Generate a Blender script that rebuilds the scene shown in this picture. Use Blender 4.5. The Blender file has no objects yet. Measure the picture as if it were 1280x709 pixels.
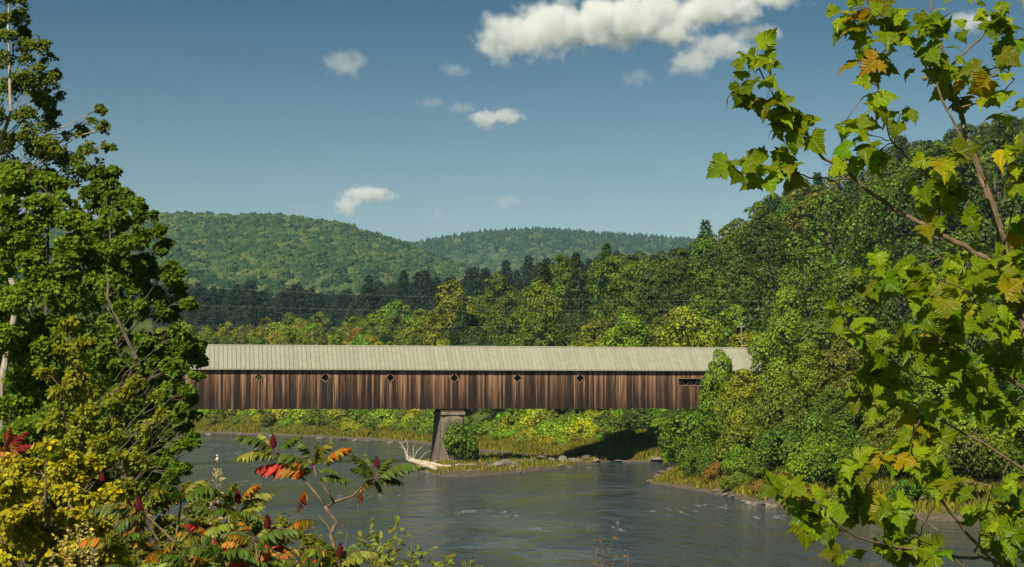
import bpy, math, random
import numpy as np
from mathutils import Vector, Matrix

SC = bpy.context.scene
COL = SC.collection
R = math.radians
PI = math.pi

# ------------------------------------------------------------------ camera
HC = 9.4                      # eye height above the water
F = 2100.0                    # focal length in photo pixels (1280 wide)
HORIZON = 498.0
PITCH = math.atan((HORIZON - 354.5) / F)
cam_d = bpy.data.cameras.new('camera')
cam_d.sensor_width = 36.0
cam_d.lens = 36.0 * F / 1280.0
cam_d.clip_start = 0.1
cam_d.clip_end = 30000.0
cam = bpy.data.objects.new('camera', cam_d)
COL.objects.link(cam)
cam.location = (0, 0, HC)
cam.rotation_euler = (PI / 2 + PITCH, 0, 0)
SC.camera = cam

# ------------------------------------------------------------------ sky, sun, exposure
SUN_AZ_LEFT = 24.0            # degrees left of straight behind the camera
SUN_EL = 40.0
az = R(SUN_AZ_LEFT)
SUN_DIR = Vector((-math.sin(az) * math.cos(R(SUN_EL)), -math.cos(az) * math.cos(R(SUN_EL)), math.sin(R(SUN_EL))))
world = bpy.data.worlds.new('World')
SC.world = world
world.use_nodes = True
wn, wl = world.node_tree.nodes, world.node_tree.links
wn.clear()
sky = wn.new('ShaderNodeTexSky')
sky.sky_type = 'NISHITA'
sky.sun_disc = False
sky.sun_elevation = R(SUN_EL)
sky.sun_rotation = math.atan2(SUN_DIR.x, SUN_DIR.y)
sky.altitude = 100.0
sky.air_density = 1.0
sky.dust_density = 0.6
sky.ozone_density = 3.0
gam = wn.new('ShaderNodeGamma')
gam.inputs[1].default_value = 1.5
hsv = wn.new('ShaderNodeHueSaturation')
hsv.inputs['Hue'].default_value = 0.472
hsv.inputs['Saturation'].default_value = 0.76
hsv.inputs['Value'].default_value = 0.36
bg = wn.new('ShaderNodeBackground')
bg.inputs[1].default_value = 0.052
wo = wn.new('ShaderNodeOutputWorld')
wl.new(sky.outputs[0], gam.inputs[0])
wl.new(gam.outputs[0], hsv.inputs['Color'])
# clear-day deepening of the blue from the horizon up to the zenith
wtc = wn.new('ShaderNodeTexCoord')
wsep = wn.new('ShaderNodeSeparateXYZ')
wl.new(wtc.outputs['Generated'], wsep.inputs[0])
wr = wn.new('ShaderNodeValToRGB')
wr.color_ramp.interpolation = 'EASE'
wr.color_ramp.elements[0].position = 0.0
wr.color_ramp.elements[0].color = (1.32, 1.12, 1.00, 1)
wr.color_ramp.elements[1].position = 0.29
wr.color_ramp.elements[1].color = (0.20, 0.44, 0.58, 1)
wl.new(wsep.outputs[2], wr.inputs[0])
wmx = wn.new('ShaderNodeMix')
wmx.data_type = 'RGBA'
wmx.blend_type = 'MULTIPLY'
wmx.inputs[0].default_value = 1.0
wl.new(hsv.outputs[0], wmx.inputs[6])
wl.new(wr.outputs[0], wmx.inputs[7])
wl.new(wmx.outputs[2], bg.inputs[0])
wl.new(bg.outputs[0], wo.inputs[0])

sun_d = bpy.data.lights.new('sun', 'SUN')
sun_d.energy = 5.0
sun_d.angle = R(0.5)
sun_d.color = (1.0, 0.90, 0.70)
sun = bpy.data.objects.new('sun', sun_d)
COL.objects.link(sun)
sun.rotation_euler = (-SUN_DIR).to_track_quat('-Z', 'Y').to_euler()
sun.location = (-60, -120, 120)

vs = SC.view_settings
vs.view_transform = 'Standard'
vs.look = 'None'
vs.gamma = 1.0
vs.exposure = 0.55
vs.use_curve_mapping = False
SC.display_settings.display_device = 'sRGB'
SC.render.engine = 'CYCLES'
SC.render.filter_size = 1.1
cy = SC.cycles
cy.use_denoising = True
cy.denoiser = 'OPENIMAGEDENOISE'
cy.max_bounces = 6
cy.diffuse_bounces = 1
cy.glossy_bounces = 3
cy.transmission_bounces = 3
cy.transparent_max_bounces = 8
cy.volume_bounces = 3
cy.volume_step_rate = 1.5
cy.volume_max_steps = 256
cy.caustics_reflective = False
cy.caustics_refractive = False
cy.sample_clamp_indirect = 6.0

# ------------------------------------------------------------------ helpers
rng = np.random.default_rng(7)
random.seed(7)


def U(px):
    return (px - 640.0) / F


def at(px, py, D):
    """world point seen at photo pixel (px, py) at depth D along +Y"""
    u, v = U(px), (354.5 - py) / F
    cp, sp = math.cos(PITCH), math.sin(PITCH)
    d = Vector((u, cp - v * sp, sp + v * cp))
    return Vector((0, 0, HC)) + d * (D / d.y)


def proj(x, y, z):
    cp, sp = math.cos(PITCH), math.sin(PITCH)
    zz = z - HC
    dep = y * cp + zz * sp
    return 640 + F * x / dep, 354.5 - F * (-y * sp + zz * cp) / dep


def link(o, parent=None):
    COL.objects.link(o)
    if parent is not None:
        o.parent = parent
    return o


def mesh_np(name, V, faces, mat=None, smooth=False):
    """faces: list of (n,k) int arrays"""
    me = bpy.data.meshes.new(name)
    V = np.asarray(V, dtype=np.float32)
    if isinstance(faces, np.ndarray):
        faces = [faces]
    faces = [np.asarray(f, dtype=np.int32) for f in faces if len(f)]
    nl = sum(f.size for f in faces)
    nf = sum(len(f) for f in faces)
    me.vertices.add(len(V))
    me.vertices.foreach_set('co', V.ravel())
    me.loops.add(nl)
    me.loops.foreach_set('vertex_index', np.concatenate([f.ravel() for f in faces]))
    me.polygons.add(nf)
    tot = np.concatenate([np.full(len(f), f.shape[1], dtype=np.int32) for f in faces])
    st = np.concatenate([[0], np.cumsum(tot)[:-1]]).astype(np.int32)
    me.polygons.foreach_set('loop_start', st)
    me.polygons.foreach_set('loop_total', tot)
    me.polygons.foreach_set('use_smooth', np.full(nf, smooth, dtype=bool))
    me.update(calc_edges=True)
    if mat is not None:
        me.materials.append(mat)
    return me


class MB:
    """collects geometry into one mesh"""
    def __init__(self):
        self.V, self.T, self.Q, self.n = [], [], [], 0

    def add(self, V, T=None, Q=None):
        V = np.asarray(V, dtype=np.float64).reshape(-1, 3)
        self.V.append(V)
        if T is not None and len(T):
            self.T.append(np.asarray(T, dtype=np.int32) + self.n)
        if Q is not None and len(Q):
            self.Q.append(np.asarray(Q, dtype=np.int32) + self.n)
        self.n += len(V)

    def box(self, x0, x1, y0, y1, z0, z1):
        V = [(x0, y0, z0), (x1, y0, z0), (x1, y1, z0), (x0, y1, z0), (x0, y0, z1), (x1, y0, z1), (x1, y1, z1), (x0, y1, z1)]
        self.add(V, Q=[(0, 3, 2, 1), (4, 5, 6, 7), (0, 1, 5, 4), (1, 2, 6, 5), (2, 3, 7, 6), (3, 0, 4, 7)])

    def bar(self, a, b, w, h, up=(0, 0, 1)):
        a, b = Vector(a), Vector(b)
        d = (b - a).normalized()
        s = d.cross(Vector(up)).normalized()
        t = s.cross(d)
        V = []
        for p in (a, b):
            for i, j in ((-1, -1), (1, -1), (1, 1), (-1, 1)):
                V.append(p + s * (i * w / 2) + t * (j * h / 2))
        self.add(V, Q=[(0, 3, 2, 1), (4, 5, 6, 7), (0, 1, 5, 4), (1, 2, 6, 5), (2, 3, 7, 6), (3, 0, 4, 7)])

    def tube(self, pts, rad, sides=6, cap=True):
        pts = np.asarray([tuple(p) for p in pts], dtype=np.float64)
        n = len(pts)
        rad = np.broadcast_to(np.asarray(rad, dtype=np.float64), (n,)) if np.ndim(rad) == 0 else np.asarray(rad)
        tan = np.gradient(pts, axis=0) if n > 2 else np.repeat((pts[1:] - pts[:1]), 2, axis=0)
        tan = tan / (np.linalg.norm(tan, axis=1, keepdims=True) + 1e-9)
        ref = np.array([0.31, 0.17, 0.93]) if abs(tan[0, 2]) < 0.9 else np.array([1.0, 0.1, 0])
        s = np.cross(tan, ref)
        s /= np.linalg.norm(s, axis=1, keepdims=True) + 1e-9
        t = np.cross(s, tan)
        a = np.arange(sides) * 2 * PI / sides
        V = (pts[:, None] + rad[:, None, None] * (np.cos(a)[None, :, None] * s[:, None] + np.sin(a)[None, :, None] * t[:, None])).reshape(-1, 3)
        i = np.arange(n - 1)[:, None] * sides
        j = np.arange(sides)[None]
        k = (j + 1) % sides
        Q = np.stack([i + j, i + k, i + sides + k, i + sides + j], -1).reshape(-1, 4)
        T = []
        if cap:
            T = [(0, m + 1, m) for m in range(1, sides - 1)] + [((n - 1) * sides, (n - 1) * sides + m, (n - 1) * sides + m + 1) for m in range(1, sides - 1)]
        self.add(V, T=T, Q=Q)

    def mesh(self, name, mat=None, smooth=False):
        return mesh_np(name, np.concatenate(self.V), [np.concatenate(x) for x in (self.T, self.Q) if x], mat, smooth)

    def obj(self, name, mat=None, parent=None, smooth=False):
        return link(bpy.data.objects.new(name, self.mesh(name, mat, smooth)), parent)


def empty(name, loc=(0, 0, 0), rz=0.0):
    o = bpy.data.objects.new(name, None)
    o.empty_display_size = 0.3
    o.location = loc
    o.rotation_euler = (0, 0, rz)
    return link(o)


def tag(o, label, cat, group=None):
    o['label'] = label
    o['category'] = cat
    if group:
        o['group'] = group
    return o


def struct(o):
    o['kind'] = 'structure'
    return o


def stuff(o, label=None, cat=None):
    o['kind'] = 'stuff'
    if label:
        o['label'] = label
        o['category'] = cat
    return o


# value noise
_perm = rng.random((64, 64, 64)).astype(np.float64)


def vnoise(x, y, z):
    x, y, z = (np.asarray(v, dtype=np.float64) for v in (x, y, z))
    xi, yi, zi = np.floor(x).astype(int), np.floor(y).astype(int), np.floor(z).astype(int)
    xf, yf, zf = x - xi, y - yi, z - zi
    xf, yf, zf = (f * f * (3 - 2 * f) for f in (xf, yf, zf))
    r = 0
    for a in (0, 1):
        for b in (0, 1):
            for c in (0, 1):
                w = (xf if a else 1 - xf) * (yf if b else 1 - yf) * (zf if c else 1 - zf)
                r = r + w * _perm[(xi + a) % 64, (yi + b) % 64, (zi + c) % 64]
    return r


def sstep(t):
    t = np.clip(t, 0, 1)
    return t * t * (3 - 2 * t)


# ------------------------------------------------------------------ materials
def new_mat(name):
    m = bpy.data.materials.new(name)
    m.use_nodes = True
    m.node_tree.nodes.clear()
    return m, m.node_tree.nodes, m.node_tree.links


def ramp(n, stops, interp='LINEAR'):
    r = n.new('ShaderNodeValToRGB')
    r.color_ramp.interpolation = interp
    el = r.color_ramp.elements
    while len(el) < len(stops):
        el.new(0.5)
    for e, (p, c) in zip(el, stops):
        e.position = p
        e.color = tuple(c) + (1,)
    return r


def noise(n, scale, detail=3, rough=0.55):
    t = n.new('ShaderNodeTexNoise')
    t.inputs['Scale'].default_value = scale
    t.inputs['Detail'].default_value = detail
    t.inputs['Roughness'].default_value = rough
    return t


def math_n(n, l, op, a, b=None, c=None):
    m = n.new('ShaderNodeMath')
    m.operation = op
    for i, v in enumerate((a, b, c)):
        if v is None:
            continue
        if isinstance(v, (int, float)):
            m.inputs[i].default_value = v
        else:
            l.new(v, m.inputs[i])
    return m.outputs[0]


def mixc(n, l, fac, a, b, mode='MIX'):
    m = n.new('ShaderNodeMix')
    m.data_type = 'RGBA'
    m.blend_type = mode
    for i, v in ((0, fac), (6, a), (7, b)):
        if isinstance(v, (int, float)):
            m.inputs[i].default_value = v
        elif isinstance(v, tuple):
            m.inputs[i].default_value = v + (1,) if len(v) == 3 else v
        else:
            l.new(v, m.inputs[i])
    return m.outputs[2]


def simple_mat(name, stops, scale=4.0, rough=0.8, stretch=(1, 1, 1), bump=0.0, detail=4, obj_random=0.0, coord='Object', spec=0.3):
    m, n, l = new_mat(name)
    tc = n.new('ShaderNodeTexCoord')
    mp = n.new('ShaderNodeMapping')
    mp.inputs['Scale'].default_value = stretch
    l.new(tc.outputs[coord], mp.inputs[0])
    vec = mp.outputs[0]
    if obj_random:
        oi = n.new('ShaderNodeObjectInfo')
        ad = n.new('ShaderNodeVectorMath')
        ad.operation = 'ADD'
        l.new(vec, ad.inputs[0])
        s = n.new('ShaderNodeVectorMath')
        s.operation = 'SCALE'
        s.inputs[0].default_value = (37, 53, 71)
        l.new(oi.outputs['Random'], s.inputs['Scale'])
        l.new(s.outputs[0], ad.inputs[1])
        vec = ad.outputs[0]
    t = noise(n, scale, detail)
    l.new(vec, t.inputs['Vector'])
    r = ramp(n, stops)
    l.new(t.outputs[0], r.inputs[0])
    col = r.outputs[0]
    if obj_random:
        k = math_n(n, l, 'MULTIPLY_ADD', oi.outputs['Random'], obj_random * 2, 1 - obj_random)
        cb = n.new('ShaderNodeCombineColor')
        for i in range(3):
            l.new(k, cb.inputs[i])
        col = mixc(n, l, 1.0, col, cb.outputs[0], 'MULTIPLY')
    p = n.new('ShaderNodeBsdfPrincipled')
    p.inputs['Roughness'].default_value = rough
    p.inputs['Specular IOR Level'].default_value = spec
    l.new(col, p.inputs['Base Color'])
    if bump:
        b = n.new('ShaderNodeBump')
        b.inputs['Strength'].default_value = bump
        b.inputs['Distance'].default_value = 0.05
        l.new(t.outputs[0], b.inputs['Height'])
        l.new(b.outputs[0], p.inputs['Normal'])
    o = n.new('ShaderNodeOutputMaterial')
    l.new(p.outputs[0], o.inputs[0])
    return m


def foliage_mat(name, hue_to=(1.5, 1.1, 0.6), var=0.45, trans=0.35, rough=0.55, attr=None, patch=0.0, patch_scale=0.3, veins=None):
    """leaf colour = object colour (or a colour attribute) varied leaf by leaf"""
    m, n, l = new_mat(name)
    oi = n.new('ShaderNodeObjectInfo')
    ge = n.new('ShaderNodeNewGeometry')
    rnd = ge.outputs['Random Per Island']
    if attr:
        a = n.new('ShaderNodeAttribute')
        a.attribute_name = attr
        base = mixc(n, l, 1.0, a.outputs['Color'], oi.outputs['Color'], 'MULTIPLY')
    else:
        base = oi.outputs['Color']
    warm = mixc(n, l, 1.0, base, tuple(hue_to), 'MULTIPLY')
    f = math_n(n, l, 'POWER', rnd, 2.0)
    if patch:
        tc = n.new('ShaderNodeTexCoord')
        t = noise(n, patch_scale, 2)
        l.new(tc.outputs['Object'], t.inputs['Vector'])
        pf = n.new('ShaderNodeMapRange')
        pf.inputs[1].default_value = 0.5
        pf.inputs[2].default_value = 0.7
        pf.inputs[4].default_value = patch
        l.new(t.outputs[0], pf.inputs[0])
        f = math_n(n, l, 'MAXIMUM', f, pf.outputs[0])
    c = mixc(n, l, f, base, warm)
    wn_ = n.new('ShaderNodeTexWhiteNoise')
    wn_.noise_dimensions = '1D'
    l.new(rnd, wn_.inputs['W'])
    k = math_n(n, l, 'MULTIPLY_ADD', wn_.outputs['Value'], 2 * var, 1 - var)
    cb = n.new('ShaderNodeCombineColor')
    for i in range(3):
        l.new(k, cb.inputs[i])
    c = mixc(n, l, 1.0, c, cb.outputs[0], 'MULTIPLY')
    hgt = None
    if veins:
        a = n.new('ShaderNodeAttribute')
        a.attribute_name = veins
        sx = n.new('ShaderNodeSeparateXYZ')
        l.new(a.outputs['Vector'], sx.inputs[0])
        ax_ = math_n(n, l, 'ABSOLUTE', sx.outputs[0])
        dmin = None
        for deg in (0, 44, 86):
            d_ = math_n(n, l, 'ABSOLUTE', math_n(n, l, 'SUBTRACT', math_n(n, l, 'MULTIPLY', ax_, math.cos(R(deg))), math_n(n, l, 'MULTIPLY', sx.outputs[1], math.sin(R(deg)))))
            dmin = d_ if dmin is None else math_n(n, l, 'MINIMUM', dmin, d_)
        # side veins: chevrons off the midrib
        chev = math_n(n, l, 'PINGPONG', math_n(n, l, 'SUBTRACT', sx.outputs[1], math_n(n, l, 'MULTIPLY', ax_, 0.8)), 0.065)
        dmin = math_n(n, l, 'MINIMUM', dmin, math_n(n, l, 'ADD', chev, 0.019))
        vm = n.new('ShaderNodeMapRange')
        vm.inputs[1].default_value = 0.028
        vm.inputs[2].default_value = 0.008
        l.new(dmin, vm.inputs[0])
        c = mixc(n, l, math_n(n, l, 'MULTIPLY', vm.outputs[0], 0.45), c, mixc(n, l, 1.0, c, (1.9, 1.6, 1.6), 'MULTIPLY'))
        # faint blotches
        bl = noise(n, 5.0, 3)
        l.new(a.outputs['Vector'], bl.inputs['Vector'])
        rb = ramp(n, [(0.35, (0.75, 0.8, 0.8)), (0.65, (1.2, 1.12, 1.0))])
        l.new(bl.outputs[0], rb.inputs[0])
        c = mixc(n, l, 1.0, c, rb.outputs[0], 'MULTIPLY')
        hgt = math_n(n, l, 'MINIMUM', math_n(n, l, 'MULTIPLY', dmin, 12.0), 1.0)
    p = n.new('ShaderNodeBsdfPrincipled')
    p.inputs['Roughness'].default_value = rough
    p.inputs['Specular IOR Level'].default_value = 0.25
    if hgt is not None:
        bu = n.new('ShaderNodeBump')
        bu.inputs['Strength'].default_value = 0.5
        bu.inputs['Distance'].default_value = 0.01
        l.new(hgt, bu.inputs['Height'])
        l.new(bu.outputs[0], p.inputs['Normal'])
    l.new(c, p.inputs['Base Color'])
    tr = n.new('ShaderNodeBsdfTranslucent')
    tcol = mixc(n, l, 1.0, c, (1.35, 1.25, 0.5), 'MULTIPLY')
    l.new(tcol, tr.inputs[0])
    mx = n.new('ShaderNodeMixShader')
    mx.inputs[0].default_value = trans
    l.new(p.outputs[0], mx.inputs[1])
    l.new(tr.outputs[0], mx.inputs[2])
    o = n.new('ShaderNodeOutputMaterial')
    l.new(mx.outputs[0], o.inputs[0])
    return m


M = {}
M['leaf'] = foliage_mat('foliage', hue_to=(1.22, 1.12, 0.7), var=0.6, trans=0.28, patch=0.4, patch_scale=0.25)
M['leaf_near'] = foliage_mat('near_foliage', hue_to=(1.55, 1.2, 0.55), var=0.45, trans=0.4)
M['leaf_syc'] = foliage_mat('sycamore_leaf', hue_to=(1.35, 1.15, 0.8), var=0.32, trans=0.52, rough=0.42, veins='luv')
M['leaf_attr'] = foliage_mat('autumn_leaf', hue_to=(1.3, 1.0, 0.7), var=0.3, trans=0.4, rough=0.45, attr='tint')
M['needle'] = foliage_mat('needles', hue_to=(1.2, 1.1, 0.9), var=0.4, trans=0.15)
M['grass'] = foliage_mat('grass_blade', hue_to=(1.7, 1.1, 0.8), var=0.5, trans=0.4, attr='tint')
M['bark'] = simple_mat('bark', [(0.3, (0.05, 0.04, 0.03)), (0.7, (0.16, 0.13, 0.10))], 6, 0.9, (1, 1, 0.3), 0.5)
M['pale_bark'] = simple_mat('pale_bark', [(0.35, (0.16, 0.13, 0.10)), (0.65, (0.42, 0.38, 0.31))], 5, 0.85, (1, 1, 0.5), 0.3)
M['twig'] = simple_mat('twig_bark', [(0.3, (0.07, 0.05, 0.035)), (0.7, (0.22, 0.16, 0.10))], 20, 0.8, (1, 1, 1), 0.2)
M['concrete'] = simple_mat('pier_concrete', [(0.32, (0.05, 0.040, 0.030)), (0.5, (0.14, 0.115, 0.085)), (0.74, (0.32, 0.265, 0.185))], 0.9, 0.9, (1, 1, 0.5), 0.6, 7)
M['stone'] = simple_mat('river_rock', [(0.3, (0.07, 0.06, 0.05)), (0.7, (0.24, 0.21, 0.17))], 1.6, 0.9, (1, 1, 1.4), 0.6, 6, obj_random=0.35)
M['drift'] = simple_mat('driftwood', [(0.3, (0.30, 0.24, 0.17)), (0.7, (0.55, 0.47, 0.36))], 3, 0.85, (1, 1, 1), 0.4)
M['timber'] = simple_mat('dark_timber', [(0.3, (0.03, 0.02, 0.014)), (0.7, (0.09, 0.06, 0.04))], 3, 0.85)
M['frame'] = simple_mat('window_trim', [(0.3, (0.12, 0.075, 0.05)), (0.7, (0.26, 0.17, 0.11))], 4, 0.85)
M['wire'] = simple_mat('wire_metal', [(0.3, (0.25, 0.25, 0.24)), (0.7, (0.4, 0.4, 0.38))], 3, 0.5)
M['pole'] = simple_mat('pole_wood', [(0.3, (0.12, 0.10, 0.08)), (0.7, (0.24, 0.21, 0.17))], 4, 0.9, (1, 1, 0.2))
M['cone'] = simple_mat('sumac_cone', [(0.3, (0.06, 0.004, 0.006)), (0.7, (0.20, 0.014, 0.016))], 60, 0.9, (1, 1, 1), 0.6)
M['skin'] = simple_mat('skin', [(0.3, (0.45, 0.27, 0.19)), (0.7, (0.55, 0.34, 0.24))], 4, 0.6)
M['shirt'] = simple_mat('pale_shirt', [(0.3, (0.55, 0.47, 0.36)), (0.7, (0.68, 0.60, 0.48))], 6, 0.9)
M['waders'] = simple_mat('dark_waders', [(0.3, (0.05, 0.03, 0.025)), (0.7, (0.10, 0.06, 0.05))], 6, 0.7)
M['hat'] = simple_mat('pale_hat', [(0.3, (0.6, 0.55, 0.46)), (0.7, (0.75, 0.7, 0.6))], 6, 0.9)


def roof_mat():
    m, n, l = new_mat('roof_metal')
    oi = n.new('ShaderNodeObjectInfo')
    tc = n.new('ShaderNodeTexCoord')
    t = noise(n, 1.3, 4)
    ad = n.new('ShaderNodeVectorMath')
    l.new(tc.outputs['Object'], ad.inputs[0])
    l.new(oi.outputs['Location'], ad.inputs[1])
    l.new(ad.outputs[0], t.inputs['Vector'])
    r = ramp(n, [(0.3, (0.245, 0.25, 0.190)), (0.7, (0.30, 0.30, 0.235))])
    l.new(t.outputs[0], r.inputs[0])
    k = math_n(n, l, 'MULTIPLY_ADD', oi.outputs['Random'], 0.14, 0.93)
    cb = n.new('ShaderNodeCombineColor')
    for i in range(3):
        l.new(k, cb.inputs[i])
    c = mixc(n, l, 1.0, r.outputs[0], cb.outputs[0], 'MULTIPLY')
    p = n.new('ShaderNodeBsdfPrincipled')
    p.inputs['Roughness'].default_value = 0.5
    p.inputs['Specular IOR Level'].default_value = 0.3
    l.new(c, p.inputs['Base Color'])
    o = n.new('ShaderNodeOutputMaterial')
    l.new(p.outputs[0], o.inputs[0])
    return m


def board_mat():
    m, n, l = new_mat('weathered_boards')
    oi = n.new('ShaderNodeObjectInfo')
    tc = n.new('ShaderNodeTexCoord')
    sx = n.new('ShaderNodeSeparateXYZ')
    l.new(tc.outputs['Object'], sx.inputs[0])
    wn_ = n.new('ShaderNodeTexWhiteNoise')
    wn_.noise_dimensions = '1D'
    l.new(oi.outputs['Random'], wn_.inputs['W'])
    off = math_n(n, l, 'MULTIPLY', oi.outputs['Random'], 313.0)
    cx = n.new('ShaderNodeCombineXYZ')
    l.new(math_n(n, l, 'MULTIPLY', sx.outputs[0], 24.0), cx.inputs[0])
    l.new(off, cx.inputs[1])
    l.new(math_n(n, l, 'MULTIPLY', sx.outputs[2], 0.22), cx.inputs[2])
    t = noise(n, 1.0, 5, 0.65)
    l.new(cx.outputs[0], t.inputs['Vector'])
    # blackened weathering, more towards the foot of the wall
    zr = n.new('ShaderNodeMapRange')
    zr.inputs[1].default_value = 7.7
    zr.inputs[2].default_value = 13.2
    zr.inputs[3].default_value = -0.17
    zr.inputs[4].default_value = 0.10
    l.new(sx.outputs[2], zr.inputs[0])
    v = math_n(n, l, 'ADD', math_n(n, l, 'MULTIPLY_ADD', t.outputs[0], 1.55, -0.275), zr.outputs[0])
    v = math_n(n, l, 'ADD', v, math_n(n, l, 'MULTIPLY_ADD', wn_.outputs['Value'], 0.36, -0.18))
    r = ramp(n, [(0.32, (0.014, 0.010, 0.008)), (0.47, (0.046, 0.026, 0.017)), (0.60, (0.130, 0.070, 0.038)), (0.76, (0.34, 0.20, 0.115))])
    l.new(v, r.inputs[0])
    p = n.new('ShaderNodeBsdfPrincipled')
    p.inputs['Roughness'].default_value = 0.85
    p.inputs['Specular IOR Level'].default_value = 0.2
    l.new(r.outputs[0], p.inputs['Base Color'])
    b = n.new('ShaderNodeBump')
    b.inputs['Strength'].default_value = 0.3
    b.inputs['Distance'].default_value = 0.02
    l.new(t.outputs[0], b.inputs['Height'])
    l.new(b.outputs[0], p.inputs['Normal'])
    o = n.new('ShaderNodeOutputMaterial')
    l.new(p.outputs[0], o.inputs[0])
    return m


M['roof'] = roof_mat()
M['board'] = board_mat()


def water_mat():
    m, n, l = new_mat('river_water')
    tc = n.new('ShaderNodeTexCoord')

    def nz(sx, sy, scale, detail, rough=0.55, rot=8):
        mp = n.new('ShaderNodeMapping')
        mp.inputs['Scale'].default_value = (sx, sy, 1)
        mp.inputs['Rotation'].default_value = (0, 0, R(rot))
        l.new(tc.outputs['Object'], mp.inputs[0])
        t = noise(n, scale, detail, rough)
        l.new(mp.outputs[0], t.inputs['Vector'])
        return t.outputs[0]
    fine = nz(1.0, 1.0, 1.2, 3, 0.55)
    mid = nz(1.0, 0.75, 0.30, 4, 0.6)
    big = nz(1.0, 0.55, 0.055, 4, 0.65, -12)
    amp = n.new('ShaderNodeMapRange')
    amp.inputs[1].default_value = 0.42
    amp.inputs[2].default_value = 0.60
    amp.inputs[3].default_value = 0.14
    amp.inputs[4].default_value = 1.15
    l.new(big, amp.inputs[0])
    h = math_n(n, l, 'ADD', math_n(n, l, 'MULTIPLY', fine, 0.42), math_n(n, l, 'MULTIPLY', mid, 0.75))
    h = math_n(n, l, 'MULTIPLY', h, amp.outputs[0])
    b = n.new('ShaderNodeBump')
    b.inputs['Strength'].default_value = 1.0
    b.inputs['Distance'].default_value = 1.35
    l.new(h, b.inputs['Height'])
    p = n.new('ShaderNodeBsdfPrincipled')
    p.inputs['Base Color'].default_value = (0.036, 0.048, 0.064, 1)
    p.inputs['Roughness'].default_value = 0.10
    p.inputs['IOR'].default_value = 1.333
    l.new(b.outputs[0], p.inputs['Normal'])
    # foam where the stream breaks over stones
    sep = n.new('ShaderNodeSeparateXYZ')
    l.new(tc.outputs['Object'], sep.inputs[0])
    foam = None
    for (fx, fy, rx, ry) in FOAM:
        dx = math_n(n, l, 'MULTIPLY', math_n(n, l, 'SUBTRACT', sep.outputs[0], fx), 1 / rx)
        dy = math_n(n, l, 'MULTIPLY', math_n(n, l, 'SUBTRACT', sep.outputs[1], fy), 1 / ry)
        d = math_n(n, l, 'ADD', math_n(n, l, 'MULTIPLY', dx, dx), math_n(n, l, 'MULTIPLY', dy, dy))
        g = math_n(n, l, 'SUBTRACT', 1.0, d)
        foam = g if foam is None else math_n(n, l, 'MAXIMUM', foam, g)
    foam = math_n(n, l, 'MAXIMUM', foam, 0.0)
    fn = nz(1.3, 0.16, 1.0, 5, 0.75, 0)
    fm = n.new('ShaderNodeMapRange')
    fm.inputs[1].default_value = 0.56
    fm.inputs[2].default_value = 0.70
    l.new(fn, fm.inputs[0])
    fmask = math_n(n, l, 'MULTIPLY', fm.outputs[0], math_n(n, l, 'MULTIPLY', foam, 0.8))
    fo = n.new('ShaderNodeBsdfDiffuse')
    fo.inputs[0].default_value = (0.50, 0.51, 0.50, 1)
    mx = n.new('ShaderNodeMixShader')
    l.new(fmask, mx.inputs[0])
    l.new(p.outputs[0], mx.inputs[1])
    l.new(fo.outputs[0], mx.inputs[2])
    o = n.new('ShaderNodeOutputMaterial')
    l.new(mx.outputs[0], o.inputs[0])
    return m


def WD(y):
    return HC * F / (y - HORIZON)


def wpt(px, py):
    D = WD(py)
    return U(px) * D, D


FOAM = []
for px, py, rx, ry in [(355, 602, 9, 8), (310, 606, 7, 7), (838, 637, 2.6, 7), (905, 632, 5.0, 4), (750, 658, 4, 4), (700, 660, 3, 3), (300, 548, 14, 20), (560, 553, 10, 14), (262, 556, 10, 14), (330, 566, 9, 12), (600, 640, 7, 6), (480, 620, 7, 7), (960, 645, 5, 4)]:
    fx, fy = wpt(px, py)
    FOAM.append((fx, fy, rx, ry))

M['water'] = water_mat()


def ground_mat():
    m, n, l = new_mat('ground_cover')
    tc = n.new('ShaderNodeTexCoord')
    ge = n.new('ShaderNodeNewGeometry')
    sep = n.new('ShaderNodeSeparateXYZ')
    l.new(ge.outputs['Position'], sep.inputs[0])
    t1 = noise(n, 0.35, 6, 0.65)
    l.new(tc.outputs['Object'], t1.inputs['Vector'])
    t2 = noise(n, 2.2, 5, 0.7)
    l.new(tc.outputs['Object'], t2.inputs['Vector'])
    grass = ramp(n, [(0.3, (0.035, 0.050, 0.012)), (0.55, (0.075, 0.10, 0.020)), (0.75, (0.13, 0.13, 0.035))])
    l.new(t1.outputs[0], grass.inputs[0])
    dirt = ramp(n, [(0.3, (0.05, 0.040, 0.028)), (0.6, (0.14, 0.115, 0.085)), (0.75, (0.22, 0.19, 0.15))])
    l.new(t2.outputs[0], dirt.inputs[0])
    f = n.new('ShaderNodeMapRange')
    f.inputs[1].default_value = 0.35
    f.inputs[2].default_value = 0.75
    l.new(math_n(n, l, 'MULTIPLY_ADD', t1.outputs[0], 0.6, math_n(n, l, 'ADD', sep.outputs[2], -0.3)), f.inputs[0])
    c = mixc(n, l, f.outputs[0], dirt.outputs[0], grass.outputs[0])
    p = n.new('ShaderNodeBsdfPrincipled')
    p.inputs['Roughness'].default_value = 0.95
    p.inputs['Specular IOR Level'].default_value = 0.1
    l.new(c, p.inputs['Base Color'])
    b = n.new('ShaderNodeBump')
    b.inputs['Strength'].default_value = 0.6
    b.inputs['Distance'].default_value = 0.15
    l.new(t2.outputs[0], b.inputs['Height'])
    l.new(b.outputs[0], p.inputs['Normal'])
    o = n.new('ShaderNodeOutputMaterial')
    l.new(p.outputs[0], o.inputs[0])
    return m


M['ground'] = ground_mat()

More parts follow.
